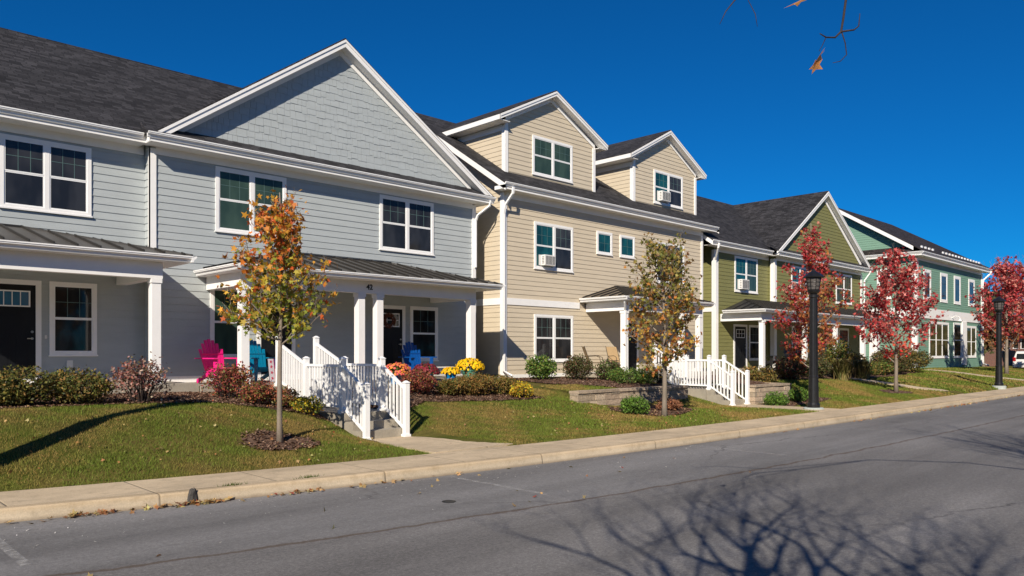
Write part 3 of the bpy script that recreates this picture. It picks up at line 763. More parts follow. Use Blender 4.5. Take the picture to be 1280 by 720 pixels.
def door(par,fr,a0,a1,z0,z1,lites='grid',handle_right=True):
    b=MB(); t=.11
    fr.box(b,a0,a0+t,0,.045,z0,z1);fr.box(b,a1-t,a1,0,.045,z0,z1);fr.box(b,a0+t,a1-t,0,.045,z1-t,z1)
    b.build('door_frame','white',par)
    p0,p1,q1=a0+t,a1-t,z1-t; s=MB(); fr.box(s,p0,p1,0,.026,z0+.02,q1)
    w=p1-p0
    for (c0,c1) in ((.14,.46),(.54,.86)):     # raised panels with a recessed rim
        for (r0,r1) in ((.08,.9),):
            x0,x1=p0+w*c0,p0+w*c1; y0,y1=z0+.15,z0+1.05
            fr.box(s,x0,x1,.026,.030,y0,y0+.015);fr.box(s,x0,x1,.026,.030,y1-.015,y1);fr.box(s,x0,x0+.015,.026,.030,y0,y1);fr.box(s,x1-.015,x1,.026,.030,y0,y1)
            fr.box(s,x0+.05,x1-.05,.026,.032,y0+.05,y1-.05)
    D=s.build('door','door',par)
    # lites
    g=MB(); l0,l1,m0,m1=p0+w*.15,p1-w*.15,q1-.46 if lites=='row' else q1-.52,q1-.16
    fr.box(g,l0,l1,.026,.029,m0,m1); g.build('door_glass','glass_lite' if lites=='row' else 'glass_grey',D)
    f=MB(); fr.box(f,l0-.03,l0,.026,.04,m0-.03,m1+.03);fr.box(f,l1,l1+.03,.026,.04,m0-.03,m1+.03);fr.box(f,l0,l1,.026,.04,m0-.03,m0);fr.box(f,l0,l1,.026,.04,m1,m1+.03)
    nx,ny=(4,1) if lites=='row' else (3,2)
    for k in range(1,nx): c=l0+(l1-l0)*k/nx; fr.box(f,c-.009,c+.009,.029,.036,m0,m1)
    for k in range(1,ny): c=m0+(m1-m0)*k/ny; fr.box(f,l0,l1,.029,.035,c-.009,c+.009)
    f.build('lite_frame','white_vinyl',D)
    h=MB(); ha=p1-.07 if handle_right else p0+.07
    h.lathe([(.03,0),(.032,.01),(.02,.02),(.008,.025)],(0,0,0),12)
    hb=MB()
    for zz_ in (z0+1.0,z0+1.15):
        c=fr.P(ha,.03,zz_); n=fr.n; hb.tube([c,c+n*.025],[.028,.026],12)
    c=fr.P(ha,.065,z0+1.0); hb.tube([c,c+fr.a*(-.1 if handle_right else .1)],.011,8); hb.tube([fr.P(ha,.04,z0+1.0),c],.012,8)
    hb.build('door_handle','steel',D)
    return D
GPROF=[(0,-.02),(.03,-.02),(.045,.005),(.05,.03),(.075,.05),(.10,.062),(.10,.085),(.115,.09),(.115,.115),(.10,.118),(.10,.105),(.0,.105)]
def gutter(par,a,b,out,m='white_vinyl',name='gutter'):
    return MB().extr(GPROF,a,b,out,(0,0,1)).build(name,m,par)
def downspout(par,path,r=.042,name='downspout'):
    return MB().tube(path,r,4).build(name,'white_vinyl',par)
def post(par,x,y,z0,z1,w=.21,name='porch_post'):
    b=MB().box(x-w/2,x+w/2,y-w/2,y+w/2,z0+.0,z1)
    b.box(x-w/2-.02,x+w/2+.02,y-w/2-.02,y+w/2+.02,z0,z0+.14); b.box(x-w/2-.02,x+w/2+.02,y-w/2-.02,y+w/2+.02,z1-.1,z1-.003)
    return b.build(name,'white',par,bevel=.006)
def shed_roof(par,x0,x1,yf,yw,ze,zw,m,name='porch_roof',hipL=True,hipR=True,pitchx=None):
    """standing seam half-hip porch roof; eave rectangle x0..x1 at yf, wall line yw"""
    run=yw-yf; L=x0+run if hipL else x0; Rr=x1-run if hipR else x1
    if L>Rr: L=Rr=(L+Rr)/2; 
    b=MB(); t=.035
    b.slab([(x0,yf,ze),(x1,yf,ze),(Rr,yw,zw),(L,yw,zw)],(0,0,-t))
    if hipL: b.slab([(x0,yw,ze),(x0,yf,ze),(L,yw,zw)],(0,0,-t))
    if hipR: b.slab([(x1,yf,ze),(x1,yw,ze),(Rr,yw,zw)],(0,0,-t))
    o=b.build(name,m,par)
    s=MB(); sl=(zw-ze)/run
    x=x0+.2
    while x<x1-.1:
        # seam climbs from the eave to whichever comes first: wall or hip
        ytop=yw
        if hipL and x<L: ytop=yf+(x-x0)*run/(L-x0)
        if hipR and x>Rr: ytop=yf+(x1-x)*run/(x1-Rr)
        s.beam((x,yf,ze),(x,ytop,ze+(ytop-yf)*sl),(1,0,0),(0,0,1),.028,.05,-.014,0)
        x+=.42
    for sd,xe,xt in ((hipL,x0,L),(hipR,x1,Rr)):
        if not sd: continue
        y=yf+.3; sx=(zw-ze)/abs(xt-xe)
        while y<yw-.1:
            d=abs(xt-xe)*(y-yf)/run; xx=xe+(d if xt>xe else -d)
            s.beam((xe,y,ze),(xx,y,ze+d*sx),(0,1,0),(0,0,1),.028,.05,-.014,0); y+=.42
        s.beam((xe,yf,ze),(xt,yw,zw),(1,0,0),(0,0,1),.05,.035,-.025,0)
    s.beam((L,yw-.06,zw-.01),(Rr,yw-.06,zw-.01),(0,1,0),(0,0,1),.06,.045)
    s.build('seams','seam',o)
    f=MB().box(x0+.03,x1-.03,yf+.03,yf+.05,ze-.16,ze-.035)
    if hipL: f.box(x0+.03,x0+.05,yf+.05,yw-.01,ze-.16,ze-.036)
    if hipR: f.box(x1-.05,x1-.03,yf+.05,yw-.01,ze-.16,ze-.036)
    f.box(x0+.05,x1-.05,yf+.05,yw-.03,ze-.16,ze-.14)     # soffit
    f.build('porch_fascia','white',par)
    gutter(par,(x0,yf+.03,ze-.13),(x1,yf+.03,ze-.13),(0,-1,0))
    if hipL: gutter(par,(x0+.03,yw-.03,ze-.13),(x0+.03,yf-.08,ze-.13),(-1,0,0))
    if hipR: gutter(par,(x1-.03,yw-.03,ze-.13),(x1-.03,yf-.08,ze-.13),(1,0,0))
    return o
def gable_front(par,xl,xr,xp,yf,ze,zp,yback,m='shingle',trimw=.19,name='roof',fr_depth=.02):
    """two slopes whose ridge runs in Y; eaves at xl/xr height ze, ridge xp/zp, rake faces the street at yf"""
    b=MB(); t=.05
    b.slab([(xl,yf,ze),(xp,yf,zp),(xp,yback,zp),(xl,yback,ze)],(0,0,-t)); b.slab([(xp,yf,zp),(xr,yf,ze),(xr,yback,ze),(xp,yback,zp)],(0,0,-t))
    o=b.build(name,m,par)
    r=MB()
    for (x0,x1) in ((xl,xp),(xr,xp)):
        a=Vector((x0,yf,ze));c=Vector((x1,yf,zp)); dz=Vector((0,0,-t))
        s=1 if x1>x0 else -1
        # rake fascia (vertical board under the shingles) and crown strip
        r.hexa([a+dz+Vector((0,-.012,-trimw)),c+dz+Vector((0,-.012,-trimw)),c+dz+Vector((0,.03,-trimw)),a+dz+Vector((0,.03,-trimw)),a+dz+Vector((0,-.012,0)),c+dz+Vector((0,-.012,0)),c+dz+Vector((0,.03,0)),a+dz+Vector((0,.03,0))] if s>0 else [c+dz+Vector((0,-.012,-trimw)),a+dz+Vector((0,-.012,-trimw)),a+dz+Vector((0,.03,-trimw)),c+dz+Vector((0,.03,-trimw)),c+dz+Vector((0,-.012,0)),a+dz+Vector((0,-.012,0)),a+dz+Vector((0,.03,0)),c+dz+Vector((0,.03,0))])
        k=Vector((0,-.035,-.075)); u=Vector((0,0,.07))
        q=[a+dz+k,c+dz+k] if s>0 else [c+dz+k,a+dz+k]
        r.hexa([q[0],q[1],q[1]+Vector((0,.022,0)),q[0]+Vector((0,.022,0)),q[0]+u,q[1]+u,q[1]+u+Vector((0,.022,0)),q[0]+u+Vector((0,.022,0))])
    r.build('rake_board','white',o)
    return o
def soffit_slope(b,xl,xr,xp,y0,y1,ze,zp,d=.2):
    """sloping white soffit under a rake overhang"""
    b.slab([(xl,y0,ze-d),(xp,y0,zp-d),(xp,y1,zp-d),(xl,y1,ze-d)],(0,0,-.012)); b.slab([(xp,y0,zp-d),(xr,y0,ze-d),(xr,y1,ze-d),(xp,y1,zp-d)],(0,0,-.012))
# ================================================================= GREY TOWNHOUSE
H1=thing('townhouse','blue-grey clapboard townhouse with large shingled front gable and two porches','house',(6.65,19.4,1.0),0,'row of townhouses')
FA,FB=front(19.7),front(19.4)
ze=7.12
# structural core
MB().box(-8,6.66,19.72,30.0,.4,7.05).box(6.68,17.13,19.42,30.0,.4,7.1).build('wall_core','foundation',H1)
siding(MB(),FA,*rect(-8,6.64),1.3,6.95,seed=1).build('wall_siding','grey',H1)
siding(MB(),FB,*rect(6.70,17.1),1.3,6.95,seed=2).build('wall_siding','grey',H1)
siding(MB(),leftface(6.65),*rect(-19.75,-19.42),1.3,6.95,seed=3).build('wall_siding','grey',H1)
siding(MB(),rightface(17.15),*rect(19.42,29.9),1.3,7.0,seed=4).build('wall_siding','grey',H1)
b=MB(); FA.box(b,-8,6.64,0,.03,1.12,1.3); FB.box(b,6.6,17.18,0,.032,1.12,1.3)
FB.box(b,6.63,6.79,.0,.05,1.3,6.85); FB.box(b,17.02,17.18,.0,.05,1.3,6.85); leftface(6.65).box(b,-19.45,-19.35,0,.02,1.3,6.85)
FA.box(b,-8,6.6,0,.05,6.72,6.98); FB.box(b,6.79,17.02,0,.047,6.72,6.98)
b.build('trim_boards','white',H1)
b=MB(); b.box(-8,6.5,19.22,19.69,6.90,6.915); b.box(6.5,17.5,18.93,19.39,6.893,6.91); b.box(17.18,17.5,19.39,30,6.89,6.91); b.build('soffit','white',H1)
b=MB(); b.box(-8,6.52,19.19,19.22,6.9,7.08); b.box(6.5,17.55,18.9,18.93,6.9,7.1); b.box(6.5,6.53,18.93,19.25,6.9,7.1); b.build('fascia','white',H1)
gutter(H1,(-8,19.19,6.99),(6.42,19.19,6.99),(0,-1,0)); gutter(H1,(6.42,18.9,6.99),(17.6,18.9,6.99),(0,-1,0))
# roofs
b=MB(); zr=10.88; s_=(zr-7.12)/(25-19.15)
xv=lambda y:12.05-(zr-(7.12+s_*(y-19.15)))/.655
b.slab([(-8,19.1,7.10),(6.6,19.1,7.10),(12.05,25,zr-.03),(-8,25,zr-.03)],(0,0,-.05)); b.slab([(-8,25,zr),(12.05,25,zr),(12.05,30.6,7.2),(-8,30.6,7.2)],(0,0,-.05))
b.slab([(6.4,18.82,7.105),(17.6,18.82,7.105),(17.6,19.3,7.41),(6.4,19.3,7.41)],(0,0,-.05))
b.build('roof','shingle',H1)
gr=gable_front(H1,6.6,17.6,11.82,18.92,7.16,10.86,30.4,name='gable_roof',trimw=.21)
b=MB(); soffit_slope(b,6.7,17.5,11.82,18.95,19.22,7.24,10.86,.24); b.build('gable_soffit','white',gr)
G=front(19.24)
k=.657; lo=lambda z:11.82-(10.62-z)/.70; hi=lambda z:11.82+(10.62-z)/.64
b=MB().slab([(6.95,19.25,7.2),(17.1,19.25,7.2),(11.82,19.25,10.62)],(0,.15,0)); b.build('gable_core','foundation',H1)
shakes(MB(),G,lambda z:max(lo(z),6.95),lambda z:min(hi(z),17.1),7.37,10.56,.195,seed=7).build('shake_siding','grey',H1)
b=MB()     # frieze boards following the rake
for sx in (-1,1):
    kk=.70 if sx<0 else .64; ww=4.6 if sx<0 else 5.0
    A=Vector((11.82+sx*ww,19.24,10.64-ww*kk)); Bp=Vector((11.82,19.24,10.64))
    w=Vector((0,0,-.2)); o=Vector((0,-.045,0))
    q=[A,Bp] if sx<0 else [Bp,A]
    b.hexa([q[0]+w+o,q[1]+w+o,q[1]+w,q[0]+w,q[0]+o,q[1]+o,q[1],q[0]])
b.build('gable_frieze','white',H1)
# windows
window(H1,FA,3.62,5.44,5.07,6.66,2,'glass_dark'); window(H1,FA,-.2,1.6,5.07,6.66,2,'glass_dark')
window(H1,FA,4.58,5.56,1.83,3.5,1,'glass_dark')
window(H1,FB,8.26,10.23,5.02,6.68,2,'glass_green'); window(H1,FB,13.3,15.37,5.02,6.68,2,'glass_dark')
window(H1,FB,8.12,9.12,1.75,3.6,1,'glass_green'); window(H1,FB,14.44,15.55,1.63,3.34,1,'glass_dark')
door(H1,FA,3.3,4.42,1.2,3.5,'row'); door(H1,FB,13.1,14.25,1.14,3.33,'grid'); door(H1,FB,9.38,10.5,1.14,3.6,'row')
b=MB(); FA.box(b,4.93,5.05,.0,.05,1.55,1.71); b.build('outlet_cover','plastic',H1)
b=MB(); FA.box(b,4.49,4.53,.0,.04,2.2,2.28); b.build('doorbell','plastic',H1)
# porches
shed_roof(H1,.9,6.72,17.0,19.68,4.02,4.66,'metal_roof')
shed_roof(H1,7.76,16.12,16.95,19.38,3.96,4.62,'metal_roof')
b=MB(); b.box(1.3,6.2,17.28,17.5,3.5,3.86); b.box(5.98,6.2,17.5,19.65,3.5,3.86); b.box(8.02,15.45,17.4,17.62,3.48,3.8);b.box(8.02,8.24,17.62,19.37,3.48,3.8); b.box(15.23,15.45,17.62,19.37,3.48,3.8); b.build('porch_beam','white',H1)
for x in (1.45,6.07): post(H1,x,17.39,1.2,3.5,.2)
for x in (8.14,11.38,11.97,15.34): post(H1,x,17.51,1.14,3.48)
b=MB(); b.box(-.5,6.9,17.05,19.7,.4,1.2); b.build('porch_floor','concrete',H1)
b=MB(); b.box(6.92,16.0,16.95,19.4,.4,1.14); b.build('porch_floor','concrete',H1)
downspout(H1,[(17.38,18.82,6.98),(17.37,18.88,6.8),(17.14,19.22,6.5),(17.11,19.29,6.3),(17.11,19.29,4.75)])
# house number
def text(s,size,loc,m,par,ext=.008):
    cu=bpy.data.curves.new('house_number','FONT'); cu.body=s; cu.size=size; cu.extrude=ext; cu.align_x='CENTER'; cu.offset=.004
    o=bpy.data.objects.new('tmp',cu); COL.objects.link(o)
    dg=bpy.context.evaluated_depsgraph_get(); me=bpy.data.meshes.new_from_object(o.evaluated_get(dg))
    COL.objects.unlink(o); bpy.data.objects.remove(o)
    n=bpy.data.objects.new('house_number',me); COL.objects.link(n); me.materials.clear(); me.materials.append(M[m])
    n.rotation_euler=(R(90),0,0); n.parent=par; n.location=Vector(loc)-wloc(par); return n
text('42',.2,(11.62,17.395,3.58),'black',H1)
wr=MB(); rs=random.Random(5)
for k in range(110):
    a=rs.uniform(0,6.283); r=.17+rs.uniform(-.06,.06); c=Vector((13.62+r*math.cos(a),19.335+rs.uniform(-.03,.02),2.86+r*math.sin(a)))
    t_=Vector((-math.sin(a),rs.uniform(-.5,.3),math.cos(a)))*.07; wr.tube([c-t_,c+t_],[.012,.004],4)
tag(wr.build('wreath','rust'),'rust-brown dried wreath hanging on the black front door of the grey house','wreath')
# ---------------------------------------------------------------- stairs + rails
def stairs(xl,xr,y0,y1,y2,y3,z0,z1,z2,yp,lab,grp,labL,labR,zb=0.):
    cx=(xl+xr)/2; T=thing('entry_stairs',lab,'stairs',(cx,y0,z0),0,'concrete entry stairs')
    e=.07; b=MB(); n=3; run=(y1-y0)/n
    for k in range(n): b.box(xl-e,xr+e,y0+.08+k*run,y1+.05 if k==n-1 else y0+.08+(k+1)*run+.0,-.1,z0+(z1-z0)*(k+1)/n)
    b.build('steps','concrete',T)
    MB().box(xl-e-.05,xr+e+.05,y1+.052,y2,-.1,z1+.001).build('landing','concrete',T)
    b=MB(); run=(y3-y2)/3
    for k in range(3): b.box(xl-e,xr+e,y2+.002+k*run,y2+(k+1)*run,-.1,z1+(z2-z1)*(k+1)/3-.002)
    b.box(xl-e,xr+e,y3+.001,yp-.002,-.1,z2-.004)
    b.build('steps','concrete',T)
    for x,lb in ((xl,labL),(xr,labR)):
        Rl=thing('stair_railing',lb,'railing',(x,y0,z0),0,grp)
        pts=[(y0,z0),(y1,z1),(y2+.05,z1),(y3,z2)]; w=.105
        for (y,z) in pts:
            p=MB().box(x-w/2,x+w/2,y-w/2,y+w/2,z-.02,z+1.1); p.box(x-w/2-.02,x+w/2+.02,y-w/2-.02,y+w/2+.02,z-.02,z+.05)
            p.hexa([(x-w/2-.015,y-w/2-.015,z+1.1),(x+w/2+.015,y-w/2-.015,z+1.1),(x+w/2+.015,y+w/2+.015,z+1.1),(x-w/2-.015,y+w/2+.015,z+1.1),(x-.015,y-.015,z+1.145),(x+.015,y-.015,z+1.145),(x+.015,y+.015,z+1.145),(x-.015,y+.015,z+1.145)])
            p.build('newel_post','white_vinyl',Rl)
        for (ya,za),(yc,zc) in zip(pts[:-1],pts[1:]):
            t=lambda y:za+(zc-za)*(y-ya)/(yc-ya)
            A,Bq=ya+w/2,yc-w/2
            MB().beam((x,A,t(A)),(x,Bq,t(Bq)),(1,0,0),(0,0,1),.06,.055,-.03,.93).build('top_rail','white_vinyl',Rl)
            MB().beam((x,A,t(A)),(x,Bq,t(Bq)),(1,0,0),(0,0,1),.045,.05,-.0225,.10).build('bottom_rail','white_vinyl',Rl)
            m=max(2,int(round((Bq-A)/.118)))
            for i in range(1,m):
                y=A+(Bq-A)*i/m; MB().box(x-.018,x+.018,y-.018,y+.018,t(y)+.14,t(y)+.935).build('baluster','white_vinyl',Rl)
    return T
stairs(8.42,9.38,12.72,13.58,15.0,16.3,.17,.66,1.14,16.95,'grey concrete steps and landing up to the porch of house 42','white stair railings',
 'white vinyl railing on the left side of the grey house stairs, nearest the orange maple','white vinyl railing on the right side of the grey house stairs, by the flower pots')
stairs(22.4,23.35,12.72,13.58,15.0,15.75,.16,.66,1.1,16.4,'concrete steps and landing up to the porch of the beige house','white stair railings',
 'white vinyl railing on the left side of the beige house stairs, behind the bronze maple','right-hand white railing of the beige house stairs, beside the short block wall')
# ================================================================= BEIGE HOUSE
H2=thing('townhouse','tall beige clapboard townhouse with two gabled dormers','house',(18.05,18.9,1.0),0,'row of townhouses')
FC=front(18.9); XL,XR=18.05,30.55; zev=7.6
zm=lambda y:7.6+.64*(y-18.42)
MB().box(XL+.02,XR-.02,18.92,30.2,.3,7.5).build('wall_core','foundation',H2)
siding(MB(),FC,*rect(XL+.02,XR-.02),1.12,3.55,.165,5).build('wall_siding','beige',H2); siding(MB(),FC,*rect(XL+.02,XR-.02),3.75,7.4,.165,6).build('wall_siding','beige',H2)
LF=leftface(XL); siding(MB(),LF,*rect(-30.2,-18.92),1.12,3.55,.165,7).build('wall_siding','beige',H2)
yr=24.35; hw=lambda z:(min(11.3,11.35)-z)/.64
siding(MB(),LF,lambda z:-30.2 if z<7.5 else -(yr+(11.2-z)/.64),lambda z:-18.92 if z<7.35 else -(yr-(11.2-z)/.64),3.75,11.1,.165,8).build('wall_siding','beige',H2)
MB().slab([(XL+.02,18.95,7.4),(XL+.02,29.75,7.4),(XL+.02,yr,11.15)],(12.4,0,0)).build('attic_core','foundation',H2)
b=MB()
for (fr_,a0,a1) in ((FC,XL-.03,XL+.11),(FC,XR-.12,XR+.03),(LF,-19.04,-18.87)): fr_.box(b,a0,a1,0,.045,1.1,7.35)
FC.box(b,XL+.11,21.98,.0,.04,3.53,3.76); FC.box(b,27.9,XR-.12,0,.04,3.53,3.76); LF.box(b,-30.2,-19.04,0,.04,3.53,3.76)
FC.box(b,XL+.11,XR-.12,0,.04,7.18,7.42); FC.box(b,XL,XR,0,.03,1.0,1.12)
b.build('trim_boards','white',H2)
MB().box(XL-.35,XR+.5,18.5,18.88,7.39,7.405).build('soffit','white',H2)
MB().box(XL-.35,XR+.55,18.46,18.5,7.38,7.56).build('fascia','white',H2)
gutter(H2,(XL-.42,18.46,7.48),(XR+.58,18.46,7.48),(0,-1,0))
b=MB(); b.slab([(XL-.42,18.40,zm(18.40)),(XR+.6,18.40,zm(18.40)),(XR+.6,yr,11.4),(XL-.42,yr,11.4)],(0,0,-.05)); b.slab([(XL-.42,yr,11.4),(XR+.6,yr,11.4),(XR+.6,30.3,7.6),(XL-.42,30.3,7.6)],(0,0,-.05))
rf=b.build('roof','shingle',H2)
for X in (XL-.43,XR+.58):
    b=MB()
    for (ya,za,yc,zc) in ((18.38,zm(18.38),yr,11.4),(30.3,7.6,yr,11.4)):
        q=[(X,ya,za-.26),(X+.03,ya,za-.26),(X+.03,yc,zc-.26),(X,yc,zc-.26),(X,ya,za-.052),(X+.03,ya,za-.052),(X+.03,yc,zc-.052),(X,yc,zc-.052)]; b.hexa(q)
    b.box(X,X+.03,18.38,18.9,7.38,7.5)
    b.build('rake_board','white',rf)
MB().slab([(XL-.4,18.5,zm(18.5)-.2),(XL-.02,18.5,zm(18.5)-.2),(XL-.02,yr,11.2),(XL-.4,yr,11.2)],(0,0,-.012)).build('rake_soffit','white',rf)
window(H2,FC,19.52,21.6,1.56,3.25,2,'glass_dark'); window(H2,FC,19.52,21.6,4.88,6.55,2,['glass_teal','glass_grey'],['glass_teal','glass_dark'])
window(H2,FC,23.0,23.95,5.72,6.6,1,'glass_teal',grid=(2,2),single=True); window(H2,FC,24.45,25.42,5.72,6.6,1,'glass_teal',grid=(2,2),single=True)
window(H2,FC,26.95,29.05,4.85,6.58,2,'glass_dark')
door(H2,FC,24.5,25.68,1.1,3.18,'grid')
for (x0,x1,xe0,xe1,xp,zp,win,gl) in ((18.68,23.6,18.18,24.08,21.05,11.62,(20.05,22.25),'glass_green'),(26.15,30.95,25.65,31.4,28.5,11.66,(27.62,29.85),['glass_teal','glass_grey'])):
    FD=front(19.5); z0=8.1; zw=10.05
    pk=(zp-10.18)/(xp-xe0); lo=lambda z,x0=x0,xp=xp,zp=zp,pk=pk:max(x0+.02,xp-(zp-.2-z)/pk); hi=lambda z,x1=x1,xp=xp,zp=zp,pk=pk:min(x1-.02,xp+(zp-.2-z)/pk)
    D=MB().box(x0+.02,x1-.02,19.52,23.2,7.6,9.98).slab([(x0+.02,19.52,9.98),(x1-.02,19.52,9.98),(xp+.02,19.52,zp-.22)],(0,5.5,0)).build('dormer_core','foundation',H2)
    siding(MB(),FD,lo,hi,8.15,zp-.2,.165,9).build('dormer_siding','beige',H2)
    siding(MB(),leftface(x0),*rect(-24,-19.52),7.9,10.0,.165,10).build('dormer_siding','beige',H2)
    siding(MB(),rightface(x1),*rect(19.52,24),7.9,10.0,.165,11).build('dormer_siding','beige',H2)
    b=MB(); FD.box(b,x0-.03,x0+.12,0,.045,8.2,10.0); FD.box(b,x1-.12,x1+.03,0,.045,8.2,10.0); leftface(x0).box(b,-19.62,-19.46,0,.045,8.2,9.92)
    leftface(x0).box(b,-23.2,-19.62,0,.035,9.75,9.95)
    for sx in (-1,1):
        A=Vector((x0 if sx<0 else x1,19.5,0)); A.z=zp-.2-pk*abs(A.x-xp); Bp=Vector((xp,19.5,zp-.2)); w=Vector((0,0,-.16)); o=Vector((0,-.042,0))
        q=[A,Bp] if sx<0 else [Bp,A]; b.hexa([q[0]+w+o,q[1]+w+o,q[1]+w,q[0]+w,q[0]+o,q[1]+o,q[1],q[0]])
    b.build('dormer_trim','white',H2)
    gf=gable_front(H2,xe0,xe1,xp,19.2,10.2,zp+.03,25.3,name='dormer_roof',trimw=.17)
    b=MB(); soffit_slope(b,xe0+.04,xe1-.04,xp,19.23,19.5,10.22,zp+.03,.21); b.build('dormer_soffit','white',gf)
    for xx,x2 in ((xe0,x0),(xe1,x1)):
        b=MB(); sg=1 if x2>xx else -1
        b.box(xx,xx+sg*.03,19.2,23.1,9.985,10.15); b.box(xx+sg*.02,x2,19.23,23.1,9.97,9.99)
        b.build('dormer_eave','white',gf)
    window(H2,FD,win[0],win[1],8.42 if xp<25 else 8.4,9.85,2,gl,'glass_green' if xp<25 else ['glass_teal','glass_dark'])
downspout(H2,[(18.0,18.38,7.46),(18.0,18.4,7.25),(17.96,18.72,6.9),(17.96,18.8,6.6),(17.96,18.8,1.25),(18.1,18.55,1.08)],.05)
shed_roof(H2,22.0,27.95,16.75,18.88,3.93,4.5,'metal_tan')
b=MB(); b.box(22.35,27.6,17.05,17.27,3.42,3.76); b.box(22.35,22.57,17.27,18.87,3.42,3.76); b.box(27.38,27.6,17.27,18.87,3.42,3.76); b.build('porch_beam','white',H2)
for x in (22.5,26.2,27.5): post(H2,x,17.16,1.1,3.42)
MB().box(21.2,28.0,16.42,18.9,.3,1.1).build('porch_floor','concrete',H2)
downspout(H2,[(22.1,16.8,3.82),(22.12,16.85,3.7),(22.36,17.02,3.42),(22.37,17.02,1.2)],.04)
# ================================================================= OLIVE HOUSE
H3=thing('townhouse','olive green clapboard townhouse with steep front gable','house',(31.8,19.0,1.0),0,'row of townhouses')
FO,FP=front(19.0),front(18.7)
MB().box(31.82,37.2,19.02,29.5,.3,6.95).box(37.12,48.38,18.72,29.5,.3,7.0).build('wall_core','foundation',H3)
siding(MB(),FO,*rect(31.82,37.1),1.1,6.9,.178,12).build('wall_siding','olive',H3); siding(MB(),FP,*rect(37.12,48.38),1.1,6.9,.178,13).build('wall_siding','olive',H3)
siding(MB(),leftface(31.8),*rect(-29,-19.02),1.1,7.0,.178,14).build('wall_siding','olive',H3)
siding(MB(),leftface(37.1),*rect(-19.02,-18.72),1.1,6.9,.178,14).build('wall_siding','olive',H3)
b=MB(); FO.box(b,31.7,32.05,0,.06,1.0,6.7); leftface(31.8).box(b,-19.12,-18.95,0,.05,1.0,6.7); FP.box(b,37.0,37.25,0,.06,1.0,6.7); FP.box(b,48.2,48.42,0,.05,1.0,6.7); leftface(37.1).box(b,-18.9,-18.66,0,.05,1.1,6.7)
leftface(31.8).box(b,-29,-19.12,0,.04,3.8,4.0)
FO.box(b,32.05,37.0,0,.045,6.62,6.88); FP.box(b,37.25,48.2,0,.045,6.62,6.88); b.build('trim_boards','white',H3)
MB().box(30.85,36.6,18.56,18.98,6.80,6.815).box(36.6,48.9,18.29,18.69,6.80,6.815).build('soffit','white',H3)
MB().box(30.8,36.6,18.52,18.56,6.8,6.98).box(36.55,48.9,18.25,18.29,6.8,7.0).build('fascia','white',H3)
gutter(H3,(30.75,18.52,6.9),(36.5,18.52,6.9),(0,-1,0)); gutter(H3,(36.5,18.25,6.9),(48.95,18.25,6.9),(0,-1,0))
b=MB(); b.slab([(30.7,18.45,7.0),(37.0,18.45,7.0),(42.9,24.1,10.92),(30.7,24.1,10.92)],(0,0,-.05)); b.slab([(30.7,24.1,10.92),(42.9,24.1,10.92),(42.9,29.8,7.0),(30.7,29.8,7.0)],(0,0,-.05))
b.slab([(36.5,18.18,7.03),(49.0,18.18,7.03),(49.0,18.75,7.4),(36.5,18.75,7.4)],(0,0,-.05))
rf=b.build('roof','shingle',H3)
b=MB(); X=30.68
for (ya,za,yc,zc) in ((18.42,7.0,24.1,10.92),(29.8,7.0,24.1,10.92)): b.hexa([(X,ya,za-.24),(X+.03,ya,za-.24),(X+.03,yc,zc-.24),(X,yc,zc-.24),(X,ya,za-.05),(X+.03,ya,za-.05),(X+.03,yc,zc-.05),(X,yc,zc-.05)])
b.build('rake_board','white',rf)
gr=gable_front(H3,36.6,48.7,42.5,18.22,7.08,10.92,29.7,name='gable_roof',trimw=.22)
b=MB(); soffit_slope(b,36.75,48.6,42.5,18.25,18.5,7.15,10.9,.24); b.build('gable_soffit','white',gr)
G=front(18.52); k=.635
MB().slab([(37.1,18.53,7.1),(48.1,18.53,7.1),(42.5,18.53,10.62)],(0,.2,0)).build('gable_core','foundation',H3)
siding(MB(),G,lambda z:42.5-(10.65-z)/k,lambda z:42.5+(10.65-z)/k,7.2,10.6,.178,15).build('gable_siding','olive',H3)
b=MB()
for sx in (-1,1):
    A=Vector((42.5+sx*5.3,18.52,10.67-5.3*k)); Bp=Vector((42.5,18.52,10.67)); w=Vector((0,0,-.24)); o=Vector((0,-.05,0))
    q=[A,Bp] if sx<0 else [Bp,A]; b.hexa([q[0]+w+o,q[1]+w+o,q[1]+w,q[0]+w,q[0]+o,q[1]+o,q[1],q[0]])
b.build('gable_frieze','white',H3)
window(H3,FO,33.6,35.85,4.85,6.58,2,['glass_teal','glass_green'],['glass_teal','glass_green']); window(H3,FP,38.95,41.0,4.75,6.5,2,['glass_teal','glass_grey'],'glass_green'); window(H3,FP,44.6,46.85,4.75,6.5,2,'glass_green')
door(H3,FO,33.5,34.8,1.1,3.25,'grid'); window(H3,FO,35.0,36.1,1.5,3.25,1,'glass_grey')
window(H3,FP,39.0,40.3,1.5,3.3,1,'glass_dark'); door(H3,FP,43.2,44.5,1.1,3.25,'grid'); window(H3,FP,45.0,46.4,1.5,3.3,1,'glass_grey')
shed_roof(H3,31.95,49.0,16.6,18.68,3.86,4.45,'metal_dark',hipR=False)
b=MB(); b.box(32.3,48.9,16.9,17.12,3.35,3.7); b.box(32.3,32.52,17.12,18.98,3.35,3.7); b.box(48.6,48.82,17.12,18.68,3.35,3.7); b.build('porch_beam','white',H3)
for x in (32.55,36.9,40.5,): post(H3,x,17.0,1.1,3.35)
for x,w in ((44.2,.24),(45.9,.42)): post(H3,x,17.0,1.1,3.35,w)
MB().box(31.9,48.9,16.7,19.0,.3,1.1).build('porch_floor','concrete',H3)
downspout(H3,[(31.3,18.44,6.9),(31.3,18.5,6.7),(31.66,18.86,6.2),(31.68,18.88,5.9),(31.68,18.88,1.1)],.05)
downspout(H3,[(48.6,18.2,6.9),(48.6,18.3,6.7),(48.5,18.55,6.3),(48.5,18.58,1.1)],.05)
